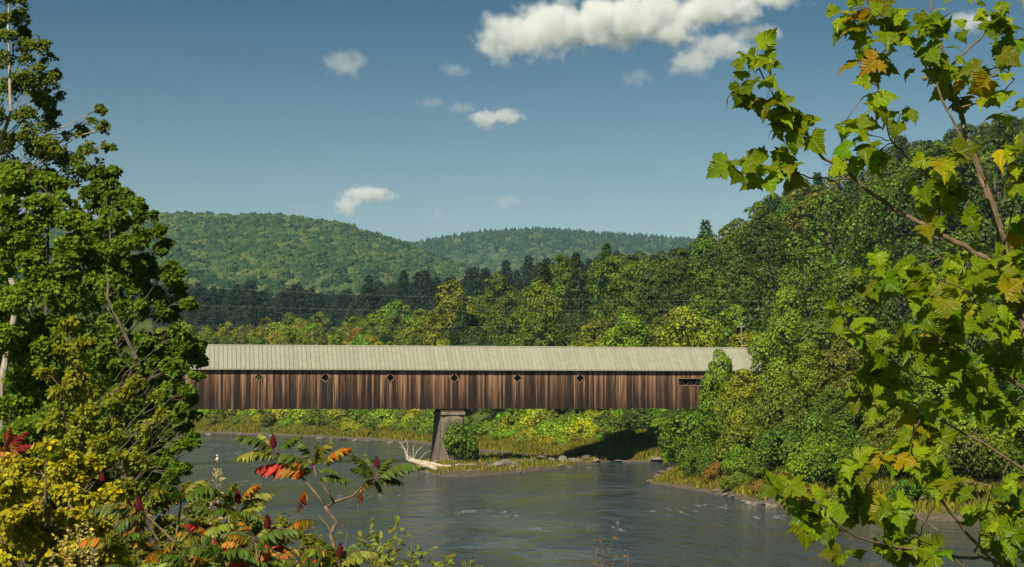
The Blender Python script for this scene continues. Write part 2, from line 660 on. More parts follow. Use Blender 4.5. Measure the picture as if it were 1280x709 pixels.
# ------------------------------------------------------------------ terrain
far_bank = [wpt(*p) for p in [(100, 538), (250, 540.5), (400, 546), (520, 553), (590, 562), (700, 573), (830, 578), (852, 586), (812, 603), (870, 612), (960, 630), (1010, 640), (1280, 655), (1600, 668)]]
RIVER = [(-330, 560), (-200, 520)] + far_bank + [(90, 108), (140, 100), (200, 98), (200, 46), (120, 48), (80, 50), (40, 50), (4, 56), (-16, 72), (-26, 100), (-37, 150), (-44, 200), (-47, 233), (-62, 300), (-96, 420), (-130, 455), (-330, 490)]
RIVER = np.array(RIVER)
BAR = np.array([wpt(*p) for p in [(513, 577), (519, 588), (560, 597), (600, 595), (640, 591), (700, 585), (738, 580)]] + [(16, 256), (6, 268), (-7, 276), (-12, 262)])


def poly_sd(P, x, y):
    """signed distance, negative inside"""
    x, y = np.asarray(x, float), np.asarray(y, float)
    d2 = np.full(x.shape, 1e18)
    ins = np.zeros(x.shape, bool)
    n = len(P)
    for i in range(n):
        ax, ay = P[i]
        bx, by = P[(i + 1) % n]
        ex, ey = bx - ax, by - ay
        t = np.clip(((x - ax) * ex + (y - ay) * ey) / (ex * ex + ey * ey), 0, 1)
        d2 = np.minimum(d2, (x - ax - t * ex) ** 2 + (y - ay - t * ey) ** 2)
        c = ((ay > y) != (by > y)) & (x < (bx - ax) * (y - ay) / (by - ay + 1e-12) + ax)
        ins ^= c
    d = np.sqrt(d2)
    return np.where(ins, -d, d)


def ridge(table, Rr, tree):
    xs = np.array([U(p[0]) for p in table])
    zs = np.array([HC + (HORIZON - p[1]) / F * Rr - tree for p in table])
    return xs, zs


RID_R = ridge([(480, 405), (540, 395), (600, 368), (640, 348), (700, 330), (760, 326), (850, 310), (900, 296), (960, 244), (1000, 223), (1060, 202), (1150, 170), (1220, 146), (1280, 132), (1600, 95)], 420, 17)
RID_F = ridge([(-100, 408), (200, 412), (240, 406), (290, 402), (330, 408), (370, 397), (420, 402), (460, 398), (500, 392), (560, 392), (640, 395)], 560, 16)
RID_D = ridge([(-100, 340), (200, 352), (300, 356), (420, 362), (470, 352), (520, 344), (560, 341), (600, 334), (640, 328), (700, 320), (760, 318), (900, 320), (1300, 330)], 800, 18)
RID_A = ridge([(-300, 330), (0, 300), (100, 284), (200, 275), (270, 271), (350, 269), (420, 277), (480, 294), (540, 320), (600, 342), (700, 365), (900, 385)], 2500, 25)
RID_B = ridge([(-300, 330), (300, 330), (480, 311), (540, 297), (600, 288), (680, 284), (760, 290), (850, 296), (950, 302), (1280, 300), (1700, 290)], 4000, 27)


def ground_h(x, y):
    x, y = np.asarray(x, float), np.asarray(y, float)
    sd = poly_sd(RIVER, x, y)
    inl = np.maximum(sd, 0)
    nb = vnoise(x * 0.05 + 9, y * 0.05 + 3, 0.5)
    bank = 3.4 * (1 - np.exp(-inl / (5.0 + 6 * nb))) + 0.085 * np.minimum(inl, 55) + 0.5 * (vnoise(x * 0.2, y * 0.2, 1.7) - 0.5) * np.minimum(inl / 3, 1)
    bed = -np.minimum(0.42, -np.minimum(sd, 0) * 0.12)
    h = np.where(sd > 0, bank, bed)
    sb = poly_sd(BAR, x, y)
    hb = 0.10 + 0.40 * (1 - np.exp(np.minimum(sb, 0) / 3.0)) + 0.35 * (vnoise(x * 0.35, y * 0.35, 4.2) - 0.5)
    h = np.where((sb < 0) & (h < 0.6), np.maximum(h, np.where(sb < -0.6, np.maximum(hb, 0.06), 0.08)), h)
    ys = np.maximum(y, 1)
    u = x / ys
    front = y > 60
    lump = 1 + 0.10 * (vnoise(x * 0.012, y * 0.012, 7.7) - 0.5)
    hr = np.interp(u, *RID_R) * sstep((y - 258) / 162) * sstep(inl / 45) * (1 - 0.55 * sstep((y - 440) / 260)) * lump
    hr = hr * sstep((u + 0.10) / 0.05)
    hf = np.interp(u, *RID_F) * sstep(inl / 75) * sstep((y - 380) / 160) * (1 - 0.3 * sstep((y - 580) / 120))
    hd = np.interp(u, *RID_D) * sstep((y - 590) / 210) * (1 - 0.4 * sstep((y - 820) / 300)) * lump
    ha = np.interp(u, *RID_A) * sstep((y - 850) / 1650) * (1 - 0.3 * sstep((y - 2550) / 900)) * (1 + 0.16 * (vnoise(x * 0.004, y * 0.004, 2.2) - 0.5) * sstep((2500 - y) / 300))
    hB = np.interp(u, *RID_B) * sstep((y - 2500) / 1500) * (1 - 0.3 * sstep((y - 4050) / 900))
    for q in (hr, hf, hd, ha, hB):
        h = np.where(front & (sd > 0), np.maximum(h, q), h)
    # near bank falls away in front of the camera, so the river shows over it
    return h


def gz(x, y):
    return float(ground_h(np.array([x]), np.array([y]))[0])


ang = np.concatenate([np.arange(-180, -24, 4.0), np.arange(-24, 24, 0.22), np.arange(24, 180, 4.0)])
rad = np.concatenate([[0.5, 1.5, 3, 5, 8, 12, 16, 20, 25, 30, 35, 40, 45], np.arange(50, 140, 3), np.arange(140, 300, 2.0), np.arange(300, 620, 5), np.arange(620, 1000, 14), np.arange(1000, 2600, 45), np.arange(2600, 4200, 80), [4400, 4700, 5200, 6000, 7000]])
A, Rr = np.meshgrid(np.radians(ang), rad)
GX, GY = Rr * np.sin(A), Rr * np.cos(A)
GZ = ground_h(GX.ravel(), GY.ravel())
na, nr = len(ang), len(rad)
V = np.stack([GX.ravel(), GY.ravel(), GZ], 1)
ii = np.arange(nr - 1)[:, None] * na
jj = np.arange(na)[None]
kk = (jj + 1) % na
Qd = np.stack([ii + jj, ii + kk, ii + na + kk, ii + na + jj], -1).reshape(-1, 4)
ground = link(bpy.data.objects.new('ground', mesh_np('ground', V, [Qd, np.array([[m + 1, m, 0] for m in range(1, na - 1)])], M['ground'], True)))
struct(ground)

# river sheet
rx = np.linspace(-340, 205, 120)
ry = np.linspace(44, 565, 130)
X, Y = np.meshgrid(rx, ry)
V = np.stack([X.ravel(), Y.ravel(), np.zeros(X.size)], 1)
ii = np.arange(129)[:, None] * 120
jj = np.arange(119)[None]
river = link(bpy.data.objects.new('river_water', mesh_np('river_water', V, np.stack([ii + jj, ii + jj + 1, ii + 121 + jj, ii + 120 + jj], -1).reshape(-1, 4), M['water'], True)))
struct(river)

# ------------------------------------------------------------------ covered bridge
TH = math.atan(390 / F)
CT, ST = math.cos(TH), math.sin(TH)
O2 = (-48.2, 232.8)
BL = 86.5
ZB, ZE, ZR_ = 7.9, 13.55, 16.85      # foot of boards, eave, ridge
BW = 7.0                              # depth of the box


def s_of(px):
    u = U(px)
    return (u * O2[1] - O2[0]) / (CT - u * ST)


bridge = empty('covered_bridge', (O2[0], O2[1], 0), TH)
tag(bridge, 'long brown board-sided covered bridge with pale metal roof spanning the river', 'bridge')

DIAM = [s_of(p) for p in (243, 324, 407, 488, 568, 647, 725)]
DS, DZ = 0.64, 12.30
LONG = [(s_of(847), s_of(900), 11.35, 12.25)]


def board_mesh(xs, zlo, zhi, th=0.045):
    mb = MB()
    n = len(xs)
    V = []
    for y in (0.0, th):
        V += [(x, y, z) for x, z in zip(xs, zlo)] + [(x, y, z) for x, z in zip(xs, zhi)]
    Q = []
    for i in range(n - 1):
        Q.append((i, i + 1, n + i + 1, n + i))
        Q.append((2 * n + i, 3 * n + i, 3 * n + i + 1, 2 * n + i + 1))
        Q.append((i, 2 * n + i, 2 * n + i + 1, i + 1))
        Q.append((n + i, n + i + 1, 3 * n + i + 1, 3 * n + i))
    Q.append((0, n, 3 * n, 2 * n))
    Q.append((n - 1, 3 * n - 1, 4 * n - 1, 2 * n - 1))
    mb.add(V, Q=Q)
    return mb.mesh('siding_board', M['board'])


def side_wall(y0, individual):
    f = MB()
    # nailers behind the boards
    for z in (8.3, 9.9, 11.05, 13.0):
        f.box(0.1, BL - 0.1, y0 + (0.05 if y0 < 1 else -0.20), y0 + (0.20 if y0 < 1 else -0.05), z - 0.1, z + 0.1)
    wall = f.obj('side_wall', M['timber'], bridge)
    plain = [None] * 4
    joined = MB()
    s = 0.0
    i = 0
    while s < BL - 0.05:
        w = random.choice([0.22, 0.28, 0.28, 0.33, 0.36])
        e = min(s + w, BL)
        a, b = s + 0.006, e - 0.006
        pieces = []
        zf = ZB + random.uniform(-0.05, 0.04)
        zt = 13.42
        hit = None
        for c in (DIAM if individual else DIAM[1:2]):
            if a < c + DS and b > c - DS:
                hit = c
        xs = [a, b]
        if hit is not None:
            if a < hit < b:
                xs = [a, hit, b]
            for k in (hit - DS, hit + DS):
                if a < k < b:
                    xs = sorted(xs + [k])
            off = [max(0.0, DS - abs(x - hit)) for x in xs]
            pieces = [([zf] * len(xs), [DZ - o_ for o_ in off]), ([DZ + o_ for o_ in off], [zt] * len(xs))]
        else:
            for (l0, l1, z0, z1) in (LONG if individual else []):
                if a >= l0 and b <= l1:
                    pieces = [([zf, zf], [z0, z0]), ([z1, z1], [zt, zt])]
        if not pieces:
            pieces = [([zf] * len(xs), [zt] * len(xs))]
        dy = random.choice([0.0, 0.0, 0.012, -0.012, 0.022, -0.02])
        for zl, zh in pieces:
            if individual:
                me = board_mesh([x - a for x in xs], zl, zh)
                o = bpy.data.objects.new('siding_board', me)
                o.location = (a, y0 + dy - 0.0, 0)
                link(o, wall)
            else:
                joined.box(a, b, y0 - 0.045, y0, zl[0], zh[0])
        s = e
        i += 1
    if not individual:
        stuff(joined.obj('rear_siding', M['board'], bridge))


side_wall(0.0, True)
side_wall(BW, False)

# window frames
for c in DIAM:
    f = MB()
    w = 0.10
    for (x0, z0, x1, z1) in ((-1, 0, 0, 1), (0, 1, 1, 0), (1, 0, 0, -1), (0, -1, -1, 0)):
        d = DS + 0.02
        f.bar((c + x0 * d, -0.04, DZ + z0 * d), (c + x1 * d, -0.04, DZ + z1 * d), 0.10, 0.09, up=(0, 1, 0))
    f.obj('window_frame', M['frame'], bridge)
for (l0, l1, z0, z1) in LONG:
    f = MB()
    f.box(l0 - 0.1, l1 + 0.1, -0.10, -0.03, z0 - 0.12, z0)
    f.box(l0 - 0.1, l1 + 0.1, -0.09, -0.03, z1, z1 + 0.10)
    f.box(l0 - 0.1, l0, -0.08, -0.03, z0, z1)
    f.obj('window_frame', M['frame'], bridge)

# lattice trusses
for y0 in (0.45, BW - 0.45):
    f = MB()
    for k in range(-4, 72):
        x0 = k * 1.22
        for sgn, yy in ((1, 0.0), (-1, 0.09)):
            xa, xb = (x0, x0 + 4.9 * sgn)
            za, zb = 8.2, 13.1
            if min(xa, xb) < 0.2 or max(xa, xb) > BL - 0.2:
                continue
            f.bar((xa, y0 + yy, za), (xb, y0 + yy, zb), 0.08, 0.28, up=(0, 1, 0))
    o = f.obj('lattice_truss', M['timber'], bridge)
    stuff(o)
    c = MB()
    for z in (8.35, 12.95):
        c.box(0.1, BL - 0.1, y0 - 0.14, y0 - 0.06, z - 0.14, z + 0.14)
        c.box(0.1, BL - 0.1, y0 + 0.15, y0 + 0.23, z - 0.14, z + 0.14)
    c.obj('chord', M['timber'], bridge)
f = MB()
f.box(0.05, BL - 0.05, 0.72, BW - 0.72, 8.42, 8.55)
f.obj('deck', M['timber'], bridge)
fbm = MB()
fbm.box(-0.14, 0.14, 0.16, BW - 0.16, 8.0, 8.2)
fb = fbm.mesh('floor_beam', M['timber'])
for k in range(36):
    o = bpy.data.objects.new('floor_beam', fb)
    o.location = (0.6 + k * 2.43, 0, 0)
    link(o, bridge)

# roof: eave overhang, panels with standing seams
OV = 0.62
yr = BW / 2
slope_dy, slope_dz = yr + OV, ZR_ - ZE
sl = math.hypot(slope_dy, slope_dz)
f = MB()
# roof deck under the panels
V = []
for x in (-0.4, BL + 0.4):
    for (y, z) in ((-OV, ZE), (yr, ZR_), (BW + OV, ZE), (BW + OV, ZE - 0.10), (yr, ZR_ - 0.12), (-OV, ZE - 0.10)):
        V.append((x, y, z))
f.add(V, Q=[(0, 6, 7, 1), (1, 7, 8, 2), (2, 8, 9, 3), (3, 9, 10, 4), (4, 10, 11, 5), (5, 11, 6, 0), (0, 1, 4, 5), (1, 2, 3, 4), (6, 11, 10, 7), (7, 10, 9, 8)])
roof = f.obj('roof', M['timber'], bridge)
NP = 143
pw = (BL + 0.9) / NP
for side in (0, 1):
    mb = MB()
    cs = [(0, 0), (pw - 0.105, 0), (pw - 0.10, 0.11), (pw - 0.03, 0.11), (pw - 0.025, 0), (pw, 0)]
    V = []
    for t in (0.0, 1.0):
        for (x, hgt) in cs:
            d = t * (sl + 0.02) - 0.04
            yy = -OV + d * slope_dy / sl
            zz = ZE + d * slope_dz / sl
            ny, nz = -slope_dz / sl, slope_dy / sl
            hh = hgt + 0.012
            V.append((x, yy + ny * hh, zz + nz * hh))
    if side:
        V = [(x, BW - y, z) for x, y, z in V]
    n = len(cs)
    mb.add(V, Q=[(i, i + 1, n + i + 1, n + i) if not side else (i, n + i, n + i + 1, i + 1) for i in range(n - 1)])
    me = mb.mesh('roof_panel', M['roof'])
    for k in range(NP):
        o = bpy.data.objects.new('roof_panel', me)
        o.location = (-0.45 + k * pw, 0, 0)
        link(o, roof)
f = MB()
f.tube([(-0.45, yr, ZR_ + 0.05), (BL + 0.45, yr, ZR_ + 0.05)], 0.10, 8)
f.obj('ridge_cap', M['roof'], roof)
f = MB()
f.box(-0.42, BL + 0.42, -OV - 0.035, -OV - 0.005, ZE - 0.17, ZE - 0.02)
f.obj('fascia', M['roof'], roof)
# gable ends
for x in (0.0, BL):
    f = MB()
    x1 = x + (0.06 if x == 0 else -0.06)
    a, b = min(x, x1), max(x, x1)
    V = [(q, y, z) for q in (a, b) for (y, z) in ((0.06, 12.3), (BW - 0.06, 12.3), (BW - 0.06, 13.5), (yr, ZR_ - 0.25), (0.06, 13.5))]
    f.add(V, T=[(0, 2, 1), (0, 3, 2), (0, 4, 3), (5, 6, 7), (5, 7, 8), (5, 8, 9)], Q=[(i, (i + 1) % 5, 5 + (i + 1) % 5, 5 + i) for i in range(5)])
    f.box(a, b, 0.06, 0.9, ZB + 0.2, 12.3)
    f.box(a, b, BW - 0.9, BW - 0.06, ZB + 0.2, 12.3)
    f.obj('portal', M['board'], bridge)

# pier
sp_ = s_of(566)


def bpt(s, t, z):
    return Vector((O2[0] + s * CT - t * ST, O2[1] + s * ST + t * CT, z))


pier = empty('bridge_pier', bpt(sp_, 3.2, gz(*bpt(sp_, 3.2, 0)[:2]) - 0.3), TH)
tag(pier, 'battered concrete pier carrying the middle of the covered bridge on the gravel bar', 'pier')
pz0 = pier.location.z


def loft(rings):
    mb = MB()
    n = len(rings[0])
    V = [p for r in rings for p in r]
    Q = []
    for k in range(len(rings) - 1):
        for i in range(n):
            Q.append((k * n + i, k * n + (i + 1) % n, (k + 1) * n + (i + 1) % n, (k + 1) * n + i))
    T = [(0, i + 1, i) for i in range(1, n - 1)] + [((len(rings) - 1) * n, (len(rings) - 1) * n + i, (len(rings) - 1) * n + i + 1) for i in range(1, n - 1)]
    mb.add(V, T=T, Q=Q)
    return mb


rings = []
for k in range(15):
    t = k / 14
    z = t * (7.05 - pz0)
    hw = 2.05 - 0.50 * t
    y0 = -5.6 + 1.6 * t
    y1 = 5.2 - 0.7 * t
    rg = []
    pts = [(-hw, y1), (-hw, y1 * 0.3), (-hw, y0 + 1.0), (-hw * 0.8, y0 + 0.2), (-hw * 0.3, y0), (hw * 0.3, y0), (hw * 0.8, y0 + 0.2), (hw, y0 + 1.0), (hw, y1 * 0.3), (hw, y1)]
    for q, (x, y) in enumerate(pts):
        j = 0.07 * (vnoise(x * 1.3 + 5, y * 1.3, z * 1.4) - 0.5)
        rg.append((x * (1 + j), y * (1 + j * 0.4), z))
    rings.append(rg)
loft(rings).obj('shaft', M['concrete'], pier)
f = MB()
zc = 7.05 - pz0
f.box(-1.68, 1.68, -4.2, 4.7, zc, zc + 0.42)
f.obj('cap', M['concrete'], pier)
for yy in (-2.75, 2.75):
    f = MB()
    f.box(-1.7, 1.7, yy - 0.25, yy + 0.25, zc + 0.42, 8.05 - pz0)
    f.obj('bearing_block', M['timber'], pier)

# abutments at both ends
for ss, nm in ((-1.2, 'left'), (BL + 1.2, 'right')):
    b = bpt(ss, BW / 2, 0)
    g = min(gz(b.x, b.y), 5) - 1.2
    ab = empty('bridge_abutment', (b.x, b.y, g), TH)
    tag(ab, 'rough stone abutment under the %s end of the covered bridge' % nm, 'abutment', 'abutments of the covered bridge')
    f = MB()
    course = 0
    z = 0.0
    while z < 7.95 - g - 0.5:
        wob = 0.03 * (course % 2)
        f.box(-2.3 + wob, 2.3 - wob, -4.2 + wob, 4.2 - wob, z, z + 0.55)
        z += 0.56
        course += 1
    f.obj('stonework', M['stone'], ab)
    f = MB()
    f.box(-2.4, 2.4, -4.3, 4.3, z, 7.98 - g)
    f.obj('cap', M['concrete'], ab)

# ------------------------------------------------------------------ foliage geometry
T_RH = np.array([(0, 0, 0), (0.42, 0.5, 0.10), (0, 1, -0.05), (-0.42, 0.5, 0.10)]) - np.array([0, 0.5, 0])
F_RH = np.array([(0, 1, 2), (0, 2, 3)])
T_LF = np.array([(0, 0, 0), (0.30, 0.05, 0.05), (0.52, 0.42, 0.08), (0.22, 0.62, 0.04), (0, 1.0, -0.08), (-0.22, 0.62, 0.04), (-0.52, 0.42, 0.08), (-0.30, 0.05, 0.05), (0, 0.4, -0.03)])
F_LF = np.array([(8, 0, 1), (8, 1, 2), (8, 2, 3), (8, 3, 4), (8, 4, 5), (8, 5, 6), (8, 6, 7), (8, 7, 0)])
T_OV = np.array([(0, 0, 0), (0.24, 0.28, 0.06), (0.20, 0.68, 0.05), (0, 1.0, -0.06), (-0.20, 0.68, 0.05), (-0.24, 0.28, 0.06), (0, 0.45, -0.02)])
F_OV = np.array([(6, 0, 1), (6, 1, 2), (6, 2, 3), (6, 3, 4), (6, 4, 5), (6, 5, 0)])
T_ND = np.array([(0, 0, 0), (0.16, 0.35, 0.03), (0, 1, -0.06), (-0.16, 0.35, 0.03)])


def unit(v):
    return v / (np.linalg.norm(v, axis=-1, keepdims=True) + 1e-9)


def leaves(P, size, normal, axis=None, tmpl=T_RH, faces=F_RH, g=None):
    """scatter a leaf template at points P with face normal and long axis"""
    g = g or rng
    N = len(P)
    n = unit(normal)
    if axis is None:
        axis = g.normal(size=(N, 3))
    a = axis - (axis * n).sum(1, keepdims=True) * n
    a = unit(a)
    s = np.cross(a, n)
    size = np.broadcast_to(np.asarray(size, float), (N,))[:, None, None]
    V = P[:, None] + size * (tmpl[None, :, 0:1] * s[:, None] + tmpl[None, :, 1:2] * a[:, None] + tmpl[None, :, 2:3] * n[:, None])
    k = len(tmpl)
    Fc = (faces[None] + (np.arange(N) * k)[:, None, None]).reshape(-1, 3)
    return V.reshape(-1, 3), Fc


def lobes_cloud(C, Rad, N, g, fill=0.25, squash=0.85, gap=0.42, gapscale=1.0, cull=0.72):
    """points on the shells of a set of lobes, outward normals; hollowed by noise gaps"""
    C, Rad = np.asarray(C, float), np.asarray(Rad, float)
    w = Rad ** 2 / (Rad ** 2).sum()
    pts, nrm, tot = [], [], 0
    for _ in range(8):
        idx = g.choice(len(C), size=N * 2, p=w)
        d = unit(g.normal(size=(N * 2, 3)))
        flip = (d[:, 2] < -0.3) & (g.random(N * 2) < 0.6)
        d[flip, 2] *= -1
        r = Rad[idx] * np.where(g.random(N * 2) < fill, g.random(N * 2) ** 0.5, 0.80 + 0.24 * g.random(N * 2) + 0.22 * g.random(N * 2) ** 5)
        p = C[idx] + d * r[:, None] * np.array([1, 1, squash])
        # drop points deep inside another lobe
        dd = np.linalg.norm((p[:, None] - C[None]) / np.array([1, 1, squash]), axis=2) / Rad[None]
        keep = dd.min(1) > np.where(g.random(len(p)) < fill, 0.3, cull)
        q = gapscale / Rad.mean()
        keep &= vnoise(p[:, 0] * q * 1.3 + 31, p[:, 1] * q * 1.3 + 17, p[:, 2] * q * 1.3 + 5) > gap * g.random(len(p)) ** 0.3 * 0.95
        pts.append(p[keep])
        nrm.append(d[keep])
        tot += keep.sum()
        if tot >= N:
            break
    return np.concatenate(pts)[:N], np.concatenate(nrm)[:N]


def crown_lobes(g, Rx, H0, H1, n, tip=0.6, base=0.75):
    """lobes of a broadleaf crown, between heights H0 and H1"""
    C, Rad = [], []
    for i in range(n):
        t = (i + 0.5) / n
        z = H0 + (H1 - H0) * (t * 0.9 + 0.03)
        prof = math.sin(PI * min(1, (0.16 + 0.80 * t))) ** 0.75
        rr = Rx * prof
        a = i * 2.4 + g.random() * 0.8
        d = rr * (0.40 + 0.48 * g.random()) if t < 0.93 else 0.1 * Rx
        lr = Rx * (0.22 + 0.18 * g.random()) * (0.75 + 0.5 * prof)
        C.append((d * math.cos(a), d * math.sin(a), z - lr * 0.3))
        Rad.append(lr)
    return np.array(C), np.array(Rad)


def limb_path(a, b, g, n=5, sag=0.0):
    a, b = np.asarray(a, float), np.asarray(b, float)
    L = np.linalg.norm(b - a)
    P = []
    for k in range(n + 1):
        t = k / n
        p = a + (b - a) * t
        if 0 < k < n:
            p = p + g.normal(size=3) * L * 0.035
        p[2] += L * 0.12 * math.sin(PI * t) + sag
        P.append(p)
    return P


def broadleaf_proto(seed, H, Rx, N, leaf, nl=16, h0=0.22, tmpl=T_RH, faces=F_RH):
    g = np.random.default_rng(seed)
    C, Rad = crown_lobes(g, Rx, H * h0, H, nl)
    P, Nn = lobes_cloud(C, Rad, N, g)
    nm = Nn * 1.3 + g.normal(size=P.shape) * 0.42 + np.array([0, 0, 0.25])
    V, Fc = leaves(P, leaf * (0.65 + 0.7 * g.random(len(P))), nm, None, tmpl, faces, g)
    crown = mesh_np('crown', V, Fc, M['leaf'])
    t = MB()
    tr = H * 0.018 + 0.05
    path = [(0, 0, -0.6)] + [((g.random() - 0.5) * 0.05 * H * k, (g.random() - 0.5) * 0.05 * H * k, H * 0.78 * k) for k in (0.2, 0.4, 0.6, 0.8, 1.0)]
    t.tube(path, [tr * 1.3, tr, tr * 0.85, tr * 0.65, tr * 0.45, tr * 0.2], 7)
    for k in range(0, nl, 2):
        zz = max(H * 0.15, C[k][2] - Rx * 0.5)
        t.tube(limb_path((0, 0, min(zz, H * 0.7)), C[k], g, 4), np.linspace(tr * 0.5, 0.03, 5), 5)
    trunk = t.mesh('trunk', M['bark'])
    return crown, trunk, H


def pine_proto(seed, H, Rb, N, leaf, open_=0.0):
    """white pine / hemlock: whorled, upswept and drooping boughs"""
    g = np.random.default_rng(seed)
    P, Nn, Ax = [], [], []
    t = MB()
    t.tube([(0, 0, -0.5), (0, 0, H * 0.5), (0, 0, H)], [H * 0.016 + 0.05, H * 0.010, 0.02], 6)
    z = H * 0.12
    while z < H * 0.985:
        q = (z / H - 0.12) / 0.88
        Lr = Rb * (1 - q) ** 0.8 * (0.75 + 0.5 * g.random()) + 0.25
        nb = 6
        a0 = g.random() * 6.28
        for b in range(nb):
            a = a0 + b * 2 * PI / nb + g.normal() * 0.25
            L = Lr * (0.65 + 0.55 * g.random())
            d = np.array([math.cos(a), math.sin(a), 0])
            up = 0.25 + 0.25 * q
            n_ = max(6, int(L * 16))
            tt = np.sqrt(g.random(n_))
            p = d[None] * (L * tt)[:, None] + np.array([0, 0, z]) + np.array([0, 0, 1]) * (L * (up * tt - 0.30 * tt ** 2))[:, None]
            sw = (0.10 + 0.26 * np.sin(PI * np.clip(tt * 0.9, 0, 1))) * L
            side = np.array([-d[1], d[0], 0])
            p = p + side[None] * (g.uniform(-1, 1, n_) * sw)[:, None] + g.normal(size=(n_, 3)) * np.array([.05, .05, .10]) * Lr
            P.append(p)
            Nn.append(np.array([0, 0, 1.0])[None] + g.normal(size=(n_, 3)) * 0.55)
            Ax.append(d[None] + g.normal(size=(n_, 3)) * 0.5 + np.array([0, 0, 0.15]))
            if b % 2 == 0:
                t.tube([(0, 0, z), tuple(d * L * 0.9 + np.array([0, 0, z + L * (up * 0.9 - 0.24)]))], [0.05, 0.02], 4, False)
        z += H * 0.036 * (1.1 - 0.4 * q)
    P, Nn, Ax = np.concatenate(P), np.concatenate(Nn), np.concatenate(Ax)
    if len(P) > N:
        k = g.choice(len(P), N, replace=False)
        P, Nn, Ax = P[k], Nn[k], Ax[k]
    V, Fc = leaves(P, leaf * (0.7 + 0.6 * g.random(len(P))), Nn, Ax, T_ND * np.array([1.5, 1, 1]), F_RH, g)
    return mesh_np('crown', V, Fc, M['needle']), t.mesh('trunk', M['bark']), H


def shrub_proto(seed, H, Rx, N, leaf, nl=10, tmpl=T_RH, faces=F_RH):
    g = np.random.default_rng(seed)
    C, Rad = [], []
    for i in range(nl):
        a = i * 2.4 + g.random()
        d = Rx * 0.62 * math.sqrt((i + 0.5) / nl)
        lr = Rx * (0.30 + 0.22 * g.random())
        z = H * (0.30 + 0.45 * g.random()) * (1.1 - 0.6 * d / Rx)
        C.append((d * math.cos(a), d * math.sin(a), z))
        Rad.append(min(lr, H * 0.42))
    C, Rad = np.array(C), np.array(Rad)
    P, Nn = lobes_cloud(C, Rad, N, g, gap=0.38)
    P[:, 2] = np.abs(P[:, 2])
    nm = Nn * 1.2 + g.normal(size=P.shape) * 0.45 + np.array([0, 0, 0.3])
    V, Fc = leaves(P, leaf * (0.65 + 0.7 * g.random(len(P))), nm, None, tmpl, faces, g)
    t = MB()
    for k in range(nl):
        t.tube(limb_path((C[k][0] * 0.15, C[k][1] * 0.15, -0.3), C[k], g, 3), np.linspace(0.06, 0.015, 4), 4)
    return mesh_np('crown', V, Fc, M['leaf']), t.mesh('stem', M['bark']), H


def place(proto, name, x, y, z, scale, rz, color, label, cat, group, stemname='trunk', sz=None):
    crown, trunk, H = proto
    o = empty(name, (x, y, z), rz)
    o.scale = (scale, scale, scale * (sz or 1.0))
    c = bpy.data.objects.new('crown', crown)
    c.color = tuple(color) + (1,)
    link(c, o)
    t = bpy.data.objects.new(stemname, trunk)
    link(t, o)
    tag(o, label, cat, group)
    return o


GREENS = {   # base colours of foliage
    'green': (0.086, 0.140, 0.012), 'dark green': (0.046, 0.084, 0.013), 'bright green': (0.140, 0.215, 0.012),
    'olive': (0.115, 0.150, 0.016), 'yellow-green': (0.20, 0.235, 0.014), 'yellow': (0.28, 0.24, 0.020), 'russet': (0.20, 0.12, 0.022), 'bluish green': (0.050, 0.105, 0.038)}


def jit(c, a=0.15):
    return tuple(max(0.004, v * (1 + random.uniform(-a, a))) for v in c)


WINS = [324, 407, 488, 568, 647, 725, 866]
WORD = ['first', 'second', 'third', 'fourth', 'fifth', 'sixth']


def column(px):
    if px < 285:
        return 'by the left-hand trees'
    if px < 765:
        k = min(range(6), key=lambda i: abs(WINS[i] - px))
        return 'by the %s diamond' % WORD[k]
    if px < 835:
        return 'right of the diamonds'
    if px < 905:
        return 'near the slot window'
    if px < 960:
        return 'near the roof end'
    if px < 1080:
        return 'right of the bridge'
    if px < 1180:
        return 'behind the left sycamore boughs'
    return 'by the right edge'


print('setup done')

# ------------------------------------------------------------------ trees on the slope behind the bridge
hill_b = [broadleaf_proto(100 + i, H, Rx, 5200, 0.52, nl) for i, (H, Rx, nl) in enumerate([(17, 5.2, 22), (18.5, 4.6, 24), (16, 5.8, 21), (19, 5.4, 24), (15, 4.4, 19), (17.5, 6.2, 24)])]
hill_p = [pine_proto(200 + i, H, Rb, 5200, 0.75) for i, (H, Rb) in enumerate([(20, 3.8), (22, 4.4), (18, 3.4)])]
bank_s = [shrub_proto(300 + i, H, Rx, 2600, 0.42, nl) for i, (H, Rx, nl) in enumerate([(3.6, 3.0, 11), (4.6, 3.2, 12), (2.6, 2.8, 10), (5.4, 3.6, 13)])]


class Horizon:
    """which spots are still seen over the nearer crowns (others are left out)"""
    def __init__(self):
        self.bins = np.full(2000, 1e9)

    def test(self, px, halfw, ytop, margin):
        a, b = int(max(0, px - halfw + 300)), int(min(1999, px + halfw + 300))
        if b <= a:
            return False
        seg = self.bins[a:b + 1]
        vis = ytop + margin < seg.max()
        return vis

    def put(self, px, halfw, ytop):
        a, b = int(max(0, px - halfw * 0.7 + 300)), int(min(1999, px + halfw * 0.7 + 300))
        self.bins[a:b + 1] = np.minimum(self.bins[a:b + 1], ytop)


